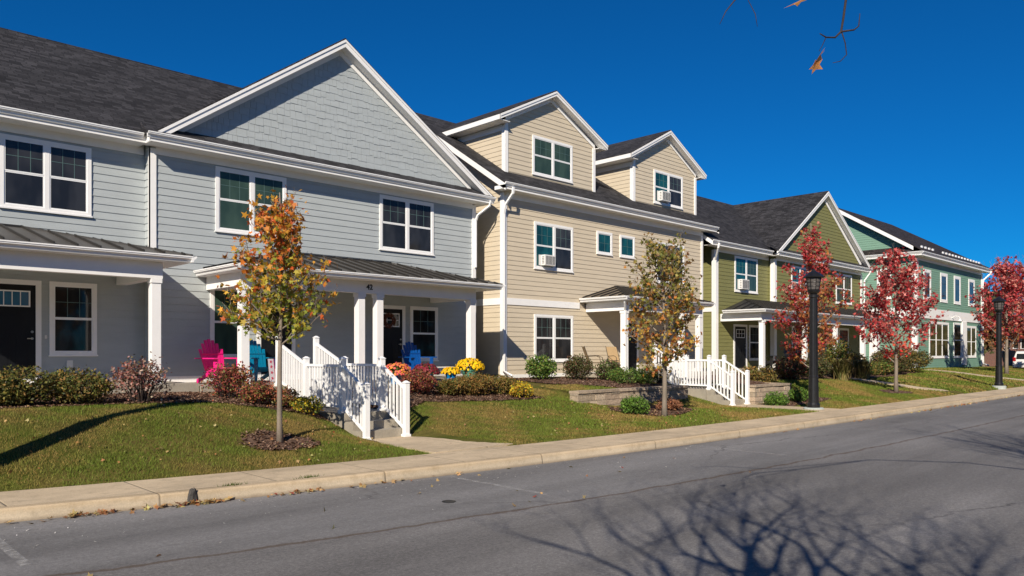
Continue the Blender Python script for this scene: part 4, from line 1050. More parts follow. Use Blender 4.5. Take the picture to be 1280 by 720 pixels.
# ================================================================= SEA-GREEN BUILDING
H4=thing('commercial_building','sea-green clapboard corner building with storefront windows and hipped roof','building',(52.85,17,.8),0)
FT=front(17.0); LT=leftface(52.85); X0,X1=52.85,67.6
MB().box(X0+.02,X1-.02,17.02,27,.2,8.3).slab([(X0+.02,17.1,8.25),(X0+.02,26.9,8.25),(X0+.02,22,11.2)],(.3,0,0)).build('wall_core','foundation',H4)
siding(MB(),FT,*rect(X0+.02,X1-.02),.70,4.15,.15,16).build('wall_siding','teal',H4); siding(MB(),FT,*rect(X0+.02,X1-.02),4.75,8.1,.15,17).build('wall_siding','teal',H4)
siding(MB(),LT,*rect(-27,-17.02),.70,4.15,.15,18).build('wall_siding','teal',H4); siding(MB(),LT,*rect(-27,-17.02),4.75,8.1,.15,19).build('wall_siding','teal',H4)
siding(MB(),leftface(52.86),lambda z:-(22+(11.45-z)/.62),lambda z:-(22-(11.45-z)/.62),8.55,11.4,.15,20).build('gable_siding','teal',H4)
b=MB(); FT.box(b,X0-.05,X0+.25,0,.06,.9,7.95); LT.box(b,-17.25,-16.95,0,.06,.9,7.95); FT.box(b,X1-.25,X1+.04,0,.06,.9,7.95)
FT.box(b,X0+.25,X1-.25,0,.07,4.12,4.78); LT.box(b,-27,-17.25,0,.07,4.12,4.78); FT.box(b,X0+.25,X1-.25,0,.05,7.85,8.15)
b.build('trim_boards','white',H4)
MB().box(X0-.5,X1+.5,16.52,16.98,8.05,8.07).box(X0-.5,X0-.02,16.98,27.4,8.05,8.07).build('soffit','white',H4)
MB().box(X0-.5,X1+.5,16.48,16.52,8.05,8.3).box(X0-.54,X0-.5,16.48,27.4,8.05,8.3).build('fascia','white',H4)
gutter(H4,(X0-.55,16.48,8.18),(X1+.6,16.48,8.18),(0,-1,0)); gutter(H4,(X0-.54,27.4,8.18),(X0-.54,16.4,8.18),(-1,0,0))
b=MB(); zr=11.85; ys=16.4; sl=(zr-8.33)/(22-ys)
b.slab([(X0-.5,ys+.25,8.33+.25*sl),(X0-.5,ys,8.33),(X1+.6,ys,8.33),(X1+.6-5.3,22,zr),(X0-.5,22,zr)],(0,0,-.05))
b.slab([(X1+.6,ys,8.33),(X1+.6,27.6,8.33),(X1+.6-5.3,22,zr)],(0,0,-.05)); b.slab([(X0-.5,22,zr),(X1+.6-5.3,22,zr),(X1+.6,27.6,8.33),(X0-.5,27.6,8.33)],(0,0,-.05))
rf=b.build('roof','shingle_teal',H4)
b=MB().slab([(X0-.56,17.1,8.34),(X0-.56,27,8.34),(X0+.02,27,8.75),(X0+.02,17.1,8.75)],(0,0,-.05)); b.build('pent_roof','shingle_teal',H4)
b=MB(); X=X0-.52
for (ya,za,yc,zc) in ((17.0,8.33+(17-ys)*sl,22,zr),(27.3,8.45,22,zr)): b.hexa([(X,ya,za-.3),(X+.04,ya,za-.3),(X+.04,yc,zc-.3),(X,yc,zc-.3),(X,ya,za-.05),(X+.04,ya,za-.05),(X+.04,yc,zc-.05),(X,yc,zc-.05)])
b.build('rake_board','white',rf)
x=54.0; ki=0
while x<67.4:
    if not 56.7<x<58.2:
        b=MB(); b.box(x-.13,x+.13,16.98,17.05,8.33+.6*sl,8.33+.6*sl+.13); b.build('snow_guard','white_vinyl',rf)
    x+=.72
for (a0,a1) in ((54.2,55.65),(57.6,59.1),(60.6,62.1),(64.05,65.6)): window(H4,FT,a0,a1,5.35,7.35,1,'glass_grey',grid=None,single=True,tr=.2)
window(H4,FT,55.3,59.4,1.95 if False else 1.5,3.95,3,'glass_brown',grid=(1,1),tr=.14); window(H4,FT,63.5,66.0,1.5,3.85,2,'glass_brown',grid=(1,1),tr=.14)
b=MB(); FT.box(b,62.4,63.4,0,.1,.95,4.12); b.build('white_pier','white',H4)
window(H4,FT,60.5,62.3,1.5,4.0,1,'glass_dark',grid=None,tr=.12)
window(H4,LT,-19.4,-18.5,5.4,7.4,1,'glass_grey',grid=None,single=True,tr=.16); window(H4,LT,-19.3,-17.7,.95,1.7,2,'glass_grey',grid=None,single=True,tr=.12)
for x in (60.0,66.9):
    b=MB().tube([(x,16.96,4.3),(x,16.7,4.45),(x,16.45,4.35),(x,16.42,4.2)],.03,6); b.lathe([(.03,0),(.06,-.05),(.17,-.14),(.165,-.15),(.02,-.06)],(x,16.42,4.22),12); b.build('wall_light','white_vinyl',H4)
downspout(H4,[(67.9,16.4,8.15),(67.9,16.5,7.95),(67.72,16.9,7.5),(67.72,16.95,7.2),(67.72,16.95,1.0),(68.3,16.7,.85)],.07)
# ================================================================= things on porches
def adirondack(label,m,x,y,z,rz):
    T=thing('adirondack_chair',label,'chair',(0,0,0),0,'plastic adirondack chairs on the porch')
    b=MB()
    n=7
    for k in range(n):      # fan back
        u=(k-(n-1)/2); h=.80-.028*u*u; x0=u*.072; x1=u*.092
        a=Vector((x0,.20,.28)); c=Vector((x1,.20+h*.30,.28+h*.90)); 
        b.beam(a,c,(1,0,0),(0,-.9,.30) ,.072,.02,-.033,0)
    b.beam((-.27,.31,.62),(.27,.31,.62),(0,1,.4),(0,-.4,1),.02,.06); b.build('backrest',m,T,local=True)
    b=MB()
    for k in range(6):
        y0=-.30+k*.092; z0=.38-.026*k if k>0 else .36; b.box(-.26,.26,y0,y0+.08,z0-.02,z0)
    b.build('seat',m,T,local=True)
    for s in (-1,1):
        MB().hexa([(s*.35-.065,-.38,.555),(s*.35+.065,-.38,.555),(s*.35+.045,.36,.555),(s*.35-.045,.36,.555),(s*.35-.065,-.38,.58),(s*.35+.065,-.38,.58),(s*.35+.045,.36,.58),(s*.35-.045,.36,.58)]).build('arm',m,T,local=True)
        MB().hexa([(s*.30-.015,-.30,0),(s*.30+.015,-.30,0),(s*.30+.015,-.22,0),(s*.30-.015,-.22,0),(s*.30-.015,-.34,.553),(s*.30+.015,-.34,.553),(s*.30+.015,-.20,.553),(s*.30-.015,-.20,.553)]).build('leg',m,T,local=True)
        MB().beam((s*.275,-.32,.30),(s*.275,.44,.0),(1,0,0),(0,.3,1),.025,.09,-.0125,0).build('leg',m,T,local=True)
    T.location=(x,y,z); T.rotation_euler=(0,0,rz); T.scale=(1.07,1.07,1.07); return T
adirondack('hot pink adirondack chair at the left end of the grey house porch','pink',7.85,18.15,1.14,R(12))
adirondack('turquoise adirondack chair behind the left porch post of the grey house','cyan',8.95,18.25,1.14,R(6))
adirondack('royal blue adirondack chair under the window right of the wreathed door','blue',13.9,18.3,1.14,R(-5))
b=MB().lathe([(.05,0),(.055,.12),(.03,.13),(.03,.17),(.04,.18)],(8.24,17.9,1.765),10); tag(b.build('lantern_jar','plastic'),'small white lantern jar standing on the arm of the pink chair','lantern')
# garden flag
T=thing('garden_flag','small stars and stripes garden flag standing at the porch edge by the turquoise chair','flag',(0,0,0))
MB().tube([(-.17,0,0),(-.17,0,.62),(.17,0,.62)],.006,6).build('flag_pole','black',T,local=True)
b=MB(); b.box(-.16,.0,-.006,.006,.05,.60); b.build('cloth','flagw',T,local=True)
b=MB()
for k in range(5): b.box(.002+k*.034,.019+k*.034,-.006,.006,.05,.60 if k<1 else .36)
b.build('red_stripe','flagr',T,local=True)
b=MB()
for k in range(4): b.box(.02+k*.034,.035+k*.034,-.006,.006,.05,.36)
b.build('white_stripe','flagw',T,local=True)
MB().box(.02,.172,-.0065,.0065,.361,.60).build('canton','flagb',T,local=True)
b=MB()
for k,(cz) in enumerate((.13,.27,.41,.53)):
    P=[]
    for j in range(10):
        a=j*math.pi/5+.3; r=.05 if j%2==0 else .022; P.append((-.08+r*math.sin(a),-.0075,cz+r*math.cos(a)))
    b.slab(P,(0,.0015,0))
b.build('star','flagr',T,local=True)
T.location=(8.75,17.1,1.14); T.rotation_euler=(R(-8),0,R(14))
tag(MB().box(9.6,10.35,17.2,17.75,1.145,1.18).build('doormat','wood'),'orange-brown doormat on the porch by the stairs of the grey house','doormat')
# tan patio chairs + table
def patio(label,x,y,z,rz):
    T=thing('patio_chair',label,'chair',(0,0,0),0,'tan sling patio chairs')
    MB().hexa([(-.24,.20,.42),(.24,.20,.42),(.24,.215,.42),(-.24,.215,.42),(-.23,.42,1.0),(.23,.42,1.0),(.23,.435,1.0),(-.23,.435,1.0)]).build('backrest','tan',T,local=True)
    MB().hexa([(-.24,-.26,.42),(.24,-.26,.42),(.24,.21,.40),(-.24,.21,.40),(-.24,-.26,.435),(.24,-.26,.435),(.24,.21,.415),(-.24,.21,.415)]).build('seat','tan',T,local=True)
    for s in (-1,1):
        x_=s*.26
        MB().tube([(x_,.43,1.02),(x_,.21,.42),(x_,.32,0.02)],.013,6).build('leg','bronze',T,local=True)
        MB().tube([(x_,-.30,.02),(x_,-.27,.42),(x_,-.24,.6),(x_,-.1,.66),(x_,.29,.64)],.013,6).build('arm','bronze',T,local=True)
        MB().tube([(x_,-.27,.42),(x_,.21,.41)],.012,6).build('seat_rail','bronze',T,local=True)
    T.location=(x,y,z); T.rotation_euler=(0,0,rz); return T
patio('left one of the two tan sling chairs on the beige house porch',21.75,17.95,1.1,R(50))
patio('right one of the two tan sling chairs, close behind the white porch post',23.2,18.0,1.1,R(-15))
T=thing('side_table','small round metal side table between the two tan sling chairs','table',(22.5,17.75,1.1))
MB().lathe([(.26,.46),(.27,.475),(.26,.49),(.02,.49)],(22.5,17.75,1.1),18).build('table_top','bronze',T)
for k in range(3):
    a=k*2.094+.4; MB().tube([(22.5+.08*math.cos(a),17.75+.08*math.sin(a),1.56),(22.5+.22*math.cos(a),17.75+.22*math.sin(a),1.1)],.012,6).build('leg','bronze',T)
# olive porch: dark chairs and a planter
adirondack('black adirondack chair by the window of the olive house porch','black',35.3,18.1,1.1,R(5))
adirondack('black adirondack chair near the corner board of the olive house porch','black',37.6,17.9,1.1,R(-10))
# air conditioners
def ac(label,x0,x1,Y,z0,z1):
    T=thing('air_conditioner',label,'air conditioner',((x0+x1)/2,Y,z0),0,'window air conditioners')
    MB().box(x0,x1,Y-.24,Y-.03,z0,z1).build('case','plastic',T,bevel=.012)
    MB().box(x0-.12,x0-.002,Y-.062,Y-.05,z0,z1).box(x1+.002,x1+.1,Y-.062,Y-.05,z0,z1).build('side_panel','plastic',T)
    MB().box(x0+.05,x1-.05,Y-.246,Y-.241,z0+.04,z1-.04).build('grille_back','grille',T)
    b=MB()
    for k in range(9): z=z0+.05+(z1-z0-.1)*k/8; b.box(x0+.04,x1-.04,Y-.252,Y-.2465,z-.005,z+.005)
    for k in range(1,3): x=x0+(x1-x0)*k/3; b.box(x-.006,x+.006,Y-.2535,Y-.2525,z0+.04,z1-.04)
    b.build('louvers','plastic',T)
    b=MB()
    for k in range(5): z=z0+.08+(z1-z0-.16)*k/4; b.box(x0-.004,x0-.001,Y-.2,Y-.1,z-.012,z+.012)
    b.build('side_vents','grille',T)
ac('white window air conditioner in the second floor window of the beige house',19.85,20.42,18.9,5.0,5.38)
ac('white window air conditioner in the right dormer of the beige house',27.95,28.6,19.5,8.52,8.95)
ac('white window air conditioner in the upstairs window of the olive house, above its porch',33.95,34.65,19.0,4.97,5.45)
# ---------------------------------------------------------------- street lamps
def lamp(label,x,y,z):
    T=thing('street_lamp',label,'street lamp',(0,0,0),0,'black lantern street lamps')
    MB().lathe([(.30,-.1),(.30,.07),(.27,.09),(.02,.09)],(0,0,0),20).build('footing','lampbase',T,local=True)
    b=MB().lathe([(.19,.09),(.19,.18),(.155,.24),(.14,1.0),(.145,1.03),(.125,1.06),(.108,3.42),(.135,3.45),(.135,3.5),(.10,3.54)],(0,0,0),16); b.build('pole','black',T,local=True)
    b=MB()
    for k in range(12): a=k*math.pi/6; b.tube([(.122*math.cos(a),.122*math.sin(a),1.07),(.105*math.cos(a),.105*math.sin(a),3.41)],.008,4)
    b.build('fluting','black',T,local=True)
    b=MB().lathe([(.10,3.54),(.17,3.60),(.19,3.64),(.17,3.66),(.05,3.66)],(0,0,0),12)
    for k in range(8):
        a=k*math.pi/4; b.tube([(.17*math.cos(a),.17*math.sin(a),3.65),(.225*math.cos(a),.225*math.sin(a),4.03)],.011,4)
    for zz_,r in ((3.78,.189),(3.90,.206)):
        b.tube([(r*math.cos(j*.3927),r*math.sin(j*.3927),zz_) for j in range(17)],.007,4,cap=False)
    b.build('lantern_cage','black',T,local=True)
    MB().lathe([(.12,3.66),(.165,3.68),(.21,4.02),(.19,4.03)],(0,0,0),16).build('lantern_glass','frost',T,local=True)
    MB().lathe([(.24,4.03),(.30,4.04),(.31,4.07),(.2,4.17),(.07,4.24),(.05,4.28),(.02,4.31)],(0,0,0),8).build('lantern_roof','black',T,local=True)
    T.location=(x,y,z); return T
L0=lamp('black lantern street lamp in front of the olive house, nearer of the two in view',22.85,10.25,zz(22.85,10.25))
dup(L0,(41.6,9.75,zz(41.6,9.75)+.05),label='black lantern street lamp by the sea-green building, smaller of the two in view')
dup(L0,(1.3,11.42,.16),label='black lantern street lamp outside the left edge whose shadow falls on the lawn')
# ---------------------------------------------------------------- retaining walls
def blockwall(label,segs,ztop,zbot,seed):
    T=thing('retaining_wall',label,'wall',(segs[0][0][0],segs[0][0][1],0),0,'split-face block retaining walls')
    rs=random.Random(seed); b=MB(); cap=MB(); hgt=.15
    for (p,q) in segs:
        p=Vector((*p,0));q=Vector((*q,0));d=(q-p).normalized(); n=Vector((d.y,-d.x,0)); L=(q-p).length
        z=zbot; row=0
        while z<ztop-.02:
            x=-.2*(row%2); zt_=min(z+hgt,ztop)
            while x<L:
                w=rs.choice([.3,.4,.45]); a,e=max(0,x),min(L,x+w)
                if e-a>.03:
                    j=rs.uniform(-.012,.012); g=.005; A=p+d*(a+g);E=p+d*(e-g); o=n*(.0+j); i=-n*.3
                    c=rs.choice([(.44,.35,.25),(.50,.40,.29),(.38,.31,.23),(.47,.36,.26)]); f=rs.uniform(.85,1.15)
                    ch=.015
                    k0=len(b.v); b.hexa([A+o+Vector((0,0,z+g)),E+o+Vector((0,0,z+g)),E+i+Vector((0,0,z+g)),A+i+Vector((0,0,z+g)),A+o+Vector((0,0,zt_-g)),E+o+Vector((0,0,zt_-g)),E+i+Vector((0,0,zt_-g)),A+i+Vector((0,0,zt_-g))])
                    b.col+= [tuple(v*f for v in c)]*8
                x+=w
            z+=hgt; row+=1
        x=0
        while x<L:
            e=min(L,x+.6); A=p+d*(x+.004);E=p+d*(e-.004); o=n*.03;i=-n*.33; f=rs.uniform(.85,1.1)
            k0=len(cap.v); cap.hexa([A+o+Vector((0,0,ztop)),E+o+Vector((0,0,ztop)),E+i+Vector((0,0,ztop)),A+i+Vector((0,0,ztop)),A+o+Vector((0,0,ztop+.07)),E+o+Vector((0,0,ztop+.07)),E+i+Vector((0,0,ztop+.07)),A+i+Vector((0,0,ztop+.07))]); cap.col+=[(.42*f,.33*f,.24*f)]*8
            x+=.6
    b.build('block_courses','stone',T); cap.build('coping','stone',T)
blockwall('long low tan block retaining wall behind the second maple',[((15.8,13.62),(21.2,13.62)),((21.2,13.9),(21.2,15.4))],.76,-.05,3)
blockwall('short tan block retaining wall between the beige house stairs and the lamp post',[((23.55,12.55),(26.15,12.55)),((26.15,12.85),(26.15,15.2))],.72,-.05,4)
# ---------------------------------------------------------------- shrubs
def shrub(name,label,x,y,rx,ry,h,n,cols,w,size,seed,tmpl='s',lum=1.,twigs=30,z=None,group='shrubs in the front beds',lobes=5,open_=0.,cat='shrub'):
    rs=np.random.RandomState(seed); z0=(zz(x,y) if z is None else z)
    T=thing(name,label,cat,(x,y,z0),0,group)
    b=MB(); tips=[]
    for k in range(twigs):
        a=rs.uniform(0,6.283); r=rs.uniform(.1,.95)**.6; e=rs.uniform(.55,1.0)*math.sqrt(max(.1,1-(r*.85)**2))
        p=Vector((x+rx*.15*math.cos(a),y+ry*.15*math.sin(a),z0-.02)); q=Vector((x+rx*r*math.cos(a),y+ry*r*math.sin(a),z0+h*e))
        m=p.lerp(q,.5)+Vector((rs.normal()*.04,rs.normal()*.04,h*.1)); b.tube([p,m,q],[.009,.006,.002],4,cap=False); tips.append(q)
    b.build('stems','twig',T)
    # lumpy volume made from several lobes
    cs=[(0,0,.5,1.)]
    for k in range(lobes):
        a=rs.uniform(0,6.283); r=rs.uniform(.3,.62); cs.append((r*math.cos(a),r*math.sin(a),rs.uniform(.3,.68),rs.uniform(.42,.66)))
    P=[]
    cs=np.array(cs); pr=cs[:,3]**2; pr/=pr.sum(); idx=rs.choice(len(cs),n,p=pr)
    d=rs.normal(size=(n,3)); d/=np.linalg.norm(d,axis=1)[:,None]; rr=(1-open_*rs.rand(n))*rs.uniform(.62,1.06,n)
    c=cs[idx]; U=c[:,:3]+d*rr[:,None]*np.stack([c[:,3]*.85,c[:,3]*.85,c[:,3]*.5],1)
    Pz=np.clip(U[:,2],.02,1.15)+rs.normal(0,.03,n)
    P=np.stack([x+U[:,0]*rx,y+U[:,1]*ry,z0+Pz*h],1)
    if open_>0:
        tp=np.array([tuple(t) for t in tips]); j=rs.randint(0,len(tp),n); k=rs.rand(n)<open_
        P[k]=tp[j[k]]+rs.normal(0,.05,(k.sum(),3))-np.array([0,0,1])*rs.uniform(0,h*.5,(k.sum(),1))*rs.rand(k.sum(),1)
    C=pal(rs,cols,w,n,.3)*lum
    # clumps of lighter new growth
    cl=np.sin(P[:,0]*9+seed)*np.sin(P[:,1]*8)*np.sin(P[:,2]*11); C*= (1+.35*cl)[:,None]
    S=size*rs.uniform(.6,1.3,n)
    V,F,CC=leaves(P,S,np.clip(C,0,1),rs,TL if tmpl=='m' else TS,TLF if tmpl=='m' else TSF)
    trimesh('foliage',V,F,CC,'shrub',T); return T
YEW=[(.16,.14,.03),(.09,.105,.022),(.24,.15,.04),(.055,.065,.018)]
BRG=[(.22,.045,.04),(.32,.09,.05),(.15,.13,.035),(.13,.03,.025),(.40,.16,.06)]
OLV=[(.18,.135,.03),(.26,.15,.045),(.11,.11,.025),(.34,.18,.05)]
GRE=[(.08,.16,.025),(.13,.20,.035),(.05,.10,.02),(.2,.22,.05)]
YLW=[(.55,.40,.02),(.30,.30,.03),(.5,.25,.03),(.12,.16,.03)]
DRK=[(.07,.085,.025),(.11,.095,.035),(.14,.07,.04),(.05,.055,.02)]
TWG=[(.36,.19,.15),(.26,.09,.07),(.42,.30,.24),(.16,.12,.06)]
sh=shrub
sh('yew_shrub','wide brown-green clipped yew at the left edge of the photo',2.95,14.75,.75,.6,.68,5200,YEW,[3,3,2,2],.055,1)
sh('yew_shrub','brown-green yew directly under the single window of the grey house',3.85,14.85,.72,.6,.66,5000,YEW,[2,3,3,2],.055,2)
sh('rose_bush','twiggy half-bare shrub with reddish leaves right of the yews',4.85,14.6,.55,.5,.92,1500,TWG,[3,3,2,2],.06,3,open_=.7,twigs=60)
sh('barberry','red and green barberry in front of the pink chair',6.75,15.3,.5,.45,.75,2400,BRG,[3,3,3,1,1],.055,4,open_=.2)
sh('barberry','deep red barberry left of the orange maple trunk',7.0,14.45,.42,.4,.55,1900,BRG,[2,3,4,1,2],.055,5,open_=.2)
sh('barberry','low dull red barberry behind the orange maple trunk',7.5,14.3,.38,.35,.45,1300,BRG,[2,2,5,1,2],.05,55,open_=.2)
sh('spirea','low yellow-green spirea beside the left railing of the grey house stairs',7.85,13.95,.38,.4,.38,1500,YLW,[2,4,1,3],.05,6)
sh('barberry','burgundy barberry just right of the grey house stairs',11.9,15.7,.6,.55,.62,3600,BRG,[4,3,2,3,1],.055,7)
sh('boxwood','green-brown shrub between the burgundy barberry and the larger bronze shrub',12.85,15.5,.5,.45,.46,2600,OLV,[2,1,4,1],.05,8)
sh('juniper','bronze rounded shrub under the right porch post of the grey house',13.65,15.4,.72,.6,.62,4600,OLV,[3,4,2,2],.05,9)
sh('juniper','smaller bronze-green shrub at the right end of the grey house bed',14.5,15.25,.6,.5,.55,3400,OLV,[3,2,4,1],.05,10)
sh('spirea','gold and orange spirea at the tip of the bed nearest the beige house',14.62,14.6,.42,.36,.45,1300,YLW,[4,2,3,1],.05,11)
sh('spirea','tuft of green and yellow leaves against the right railing of the grey house stairs',10.2,14.7,.3,.35,.4,700,YLW,[1,3,1,4],.05,12)
sh('hydrangea','leafy green shrub below the ground floor window of the beige house',18.5,17.6,.75,.55,.85,2600,GRE,[3,3,2,2],.085,13,open_=.2)
sh('azalea','dark green and red shrub left of the tan chairs',19.6,16.9,.7,.55,.85,3600,DRK,[4,3,3,1],.065,14)
sh('azalea','dark leafy shrub just in front of the tan chairs',20.6,16.4,.65,.5,.7,3000,DRK+GRE,[3,3,2,1,2,1,1,0],.065,15)
sh('perennial_clump','light green feathery perennials above the block wall, left clump',19.9,15.1,.8,.5,.55,2600,GRE,[3,3,2,2],.06,16)
sh('perennial_clump','light green perennials above the block wall, right clump below the porch post',20.75,14.9,.5,.45,.55,1800,GRE,[2,4,1,3],.06,17)
sh('withered_shrub','thin blackish withered shrub beside the left railing of the beige house stairs',21.25,14.75,.4,.35,.8,500,DRK,[1,2,3,2],.06,18,open_=.8,twigs=50)
sh('boxwood','bright green dome-shaped bush left of the bronze maple trunk',16.4,12.5-.35,.48,.42,.5,2800,[(.10,.19,.025),(.15,.26,.035),(.06,.12,.02)],[3,2,2],.05,19)
sh('spirea','dry orange-brown low bush right of the bronze maple trunk',18.35,12.45,.48,.4,.38,1700,[(.30,.12,.06),(.22,.09,.05),(.36,.18,.09)],[3,2,2],.055,20)
sh('spirea','brown-green mounded shrub right of the beige house stairs',27.3,14.3,.95,.7,.8,3200,OLV,[3,3,3,1],.08,21)
sh('boxwood','bright green round bush in front of the short block wall',23.6,11.85,.5,.42,.5,2200,[(.10,.19,.025),(.15,.26,.035),(.06,.12,.02)],[3,2,2],.055,22)
sh('boxwood','small bright green bush half hidden behind the lamp post',25.5,11.95,.45,.4,.5,1700,[(.10,.19,.025),(.15,.26,.035),(.06,.12,.02)],[3,2,2],.06,23)
sh('barberry','dark red-brown shrub on the olive house bed, left of the lamp post',30.3,14.6,1.1,.7,1.0,3000,DRK+BRG,[3,2,3,1,1,1,0,1,0],.09,24)
sh('barberry','black-green shrub behind the lamp post at the olive house',32.6,14.6,1.0,.7,.95,2600,DRK,[3,3,1,2],.09,25)
sh('tall_shrub','tall upright green and yellow shrub right of the lamp post',34.6,14.5,.8,.6,1.75,3000,OLV+GRE,[3,1,3,1,2,1,1,1],.09,26)
sh('spirea','brown rounded shrub in front of the narrow olive house porch post',37.2,14.7,1.2,.7,1.1,3000,OLV,[3,3,3,1],.09,27)
sh('spirea','low green-yellow shrub before the wide white porch column',39.6,14.5,1.2,.7,.75,2600,OLV+GRE,[2,1,3,1,2,1,1,1],.09,28)
sh('dark_hedge','large dark rounded shrub left of the red maple trunk',41.6,14.6,1.7,1.0,1.25,5200,DRK+OLV,[3,3,2,2,1,1,1,0],.1,29)
sh('dark_hedge','large dark olive shrub right of the red maple trunk',44.6,14.7,1.6,1.0,1.35,5200,DRK+OLV,[2,2,1,2,3,2,3,0],.1,30)
def grasses(label,x,y,h,seed,n=420):
    rs=np.random.RandomState(seed); z0=zz(x,y)
    T=thing('ornamental_grass',label,'grass clump',(x,y,z0),0,'ornamental grass clumps')
    a=rs.uniform(0,6.283,n); r=rs.uniform(.1,.9,n)*h*.75; hh=h*rs.uniform(.5,1.05,n); w=.02
    px=x+rs.normal(0,.1,n);py=y+rs.normal(0,.1,n)
    V=np.empty((n,5,3)); pa=a+1.57
    ox=np.cos(pa)*w;oy=np.sin(pa)*w
    mx=px+np.cos(a)*r*.45; my=py+np.sin(a)*r*.45
    V[:,0]=np.stack([px-ox,py-oy,z0+0*px],1);V[:,1]=np.stack([px+ox,py+oy,z0+0*px],1)
    V[:,2]=np.stack([mx+ox,my+oy,z0+hh*.85],1);V[:,3]=np.stack([mx-ox,my-oy,z0+hh*.85],1); V[:,4]=np.stack([px+np.cos(a)*r,py+np.sin(a)*r,z0+hh*.8],1)
    F=np.array([[0,1,2],[0,2,3],[3,2,4]])[None]+5*np.arange(n)[:,None,None]
    C=pal(rs,[(.34,.27,.11),(.24,.20,.07),(.14,.15,.04)],[3,2,2],n,.3); trimesh('blades',V.reshape(-1,3),F.reshape(-1,3),np.repeat(C,5,0),'shrub',T)
grasses('straw coloured grass clump right of the lamp post',33.9,13.9,1.1,1); grasses('straw and green grass clump in front of the brown rounded shrub',36.0,13.9,1.0,2)
# ---------------------------------------------------------------- mums
def mums(label,x,y,z,r,h,cols,w,pot,seed,n=260,ph=.24):
    T=thing('flower_pot',label,'potted flowers',(x,y,z),0,'potted mums at the porch edge'); rs=np.random.RandomState(seed)
    MB().lathe([(r*.42,0),(r*.58,ph*.85),(r*.64,ph*.87),(r*.64,ph),(r*.55,ph),(.02,ph-.03)],(x,y,z),16).build('pot',pot,T,smooth=False)
    m=900; d=rs.normal(size=(m,3)); d/=np.linalg.norm(d,axis=1)[:,None]; d[:,2]=abs(d[:,2]); P=np.array([x,y,z+ph-.02])+d*np.array([r,r,h])*rs.uniform(.4,.93,(m,1))
    V,F,C=leaves(P,.05*rs.uniform(.6,1.2,m),pal(rs,GRE,[3,2,3,1],m),rs,TS,TSF); trimesh('foliage',V,F,C,'shrub',T)
    d=rs.normal(size=(n,3)); d/=np.linalg.norm(d,axis=1)[:,None]; d[:,2]=abs(d[:,2])*.9+.08; c=np.array([x,y,z+ph-.02])+d*np.array([r,r,h])*rs.uniform(.93,1.06,(n,1)); 
    cc=pal(rs,cols,w,n,.15)
    k=7; ang=np.arange(k)*6.2832/k; Vs=[];Fs=[];Cs=[]
    up=d; s=np.cross(up,[0,0,1.]); s/=np.linalg.norm(s,axis=1)[:,None]+1e-6; t=np.cross(up,s); rad=.034
    ring=c[:,None]+rad*(s[:,None]*np.cos(ang)[None,:,None]+t[:,None]*np.sin(ang)[None,:,None])
    V=np.concatenate([(c+up*.022)[:,None],ring],1); F=np.array([[0,1+i,1+(i+1)%k] for i in range(k)])[None]+(k+1)*np.arange(n)[:,None,None]
    trimesh('blossoms',V.reshape(-1,3),F.reshape(-1,3),np.repeat(cc,k+1,0),'petal',T)
mums('coral and orange mums in a blue pot by the right stair railing',12.05,16.75,1.05,.42,.34,[(.85,.14,.14),(.85,.3,.05),(.8,.2,.12)],[2,3,2],'bluepot',1)
mums('dark burgundy mums left of the small yellow mums',13.05,16.8,1.05,.38,.32,[(.2,.02,.03),(.3,.04,.06),(.15,.03,.03)],[2,2,2],'bluepot',2)
mums('small yellow mums in a bright blue pot',14.0,16.85,1.05,.27,.2,[(.9,.55,.01),(.85,.42,.01)],[3,1],'bluepot',3,160)
mums('large mound of yellow mums beside the right porch post',14.8,16.95,1.14,.42,.36,[(.92,.60,.01),(.9,.48,.01)],[3,1],'greenpot',4,330)
mums('pale pink cyclamen in a small pot among the mums',12.75,16.35,1.0,.14,.16,[(.85,.4,.45),(.85,.6,.62)],[2,1],'greenpot',5,40,.16)
b=MB(); b.box(13.6,14.5,17.3,17.6,1.44,1.47)
T=thing('planter_bench','small cream wooden bench behind the yellow mums','bench',(14.05,17.45,1.14)); b.build('seat','plastic',T)
for xx in (13.66,14.44):
    for yy in (17.34,17.56): MB().box(xx-.025,xx+.025,yy-.025,yy+.025,1.14,1.44).build('leg','plastic',T)
mums('dark foliage planter between the olive house porch posts',38.2,16.4,1.05,.5,.35,[(.06,.03,.03),(.5,.35,.3)],[4,1],'bluepot',6,80,.3)
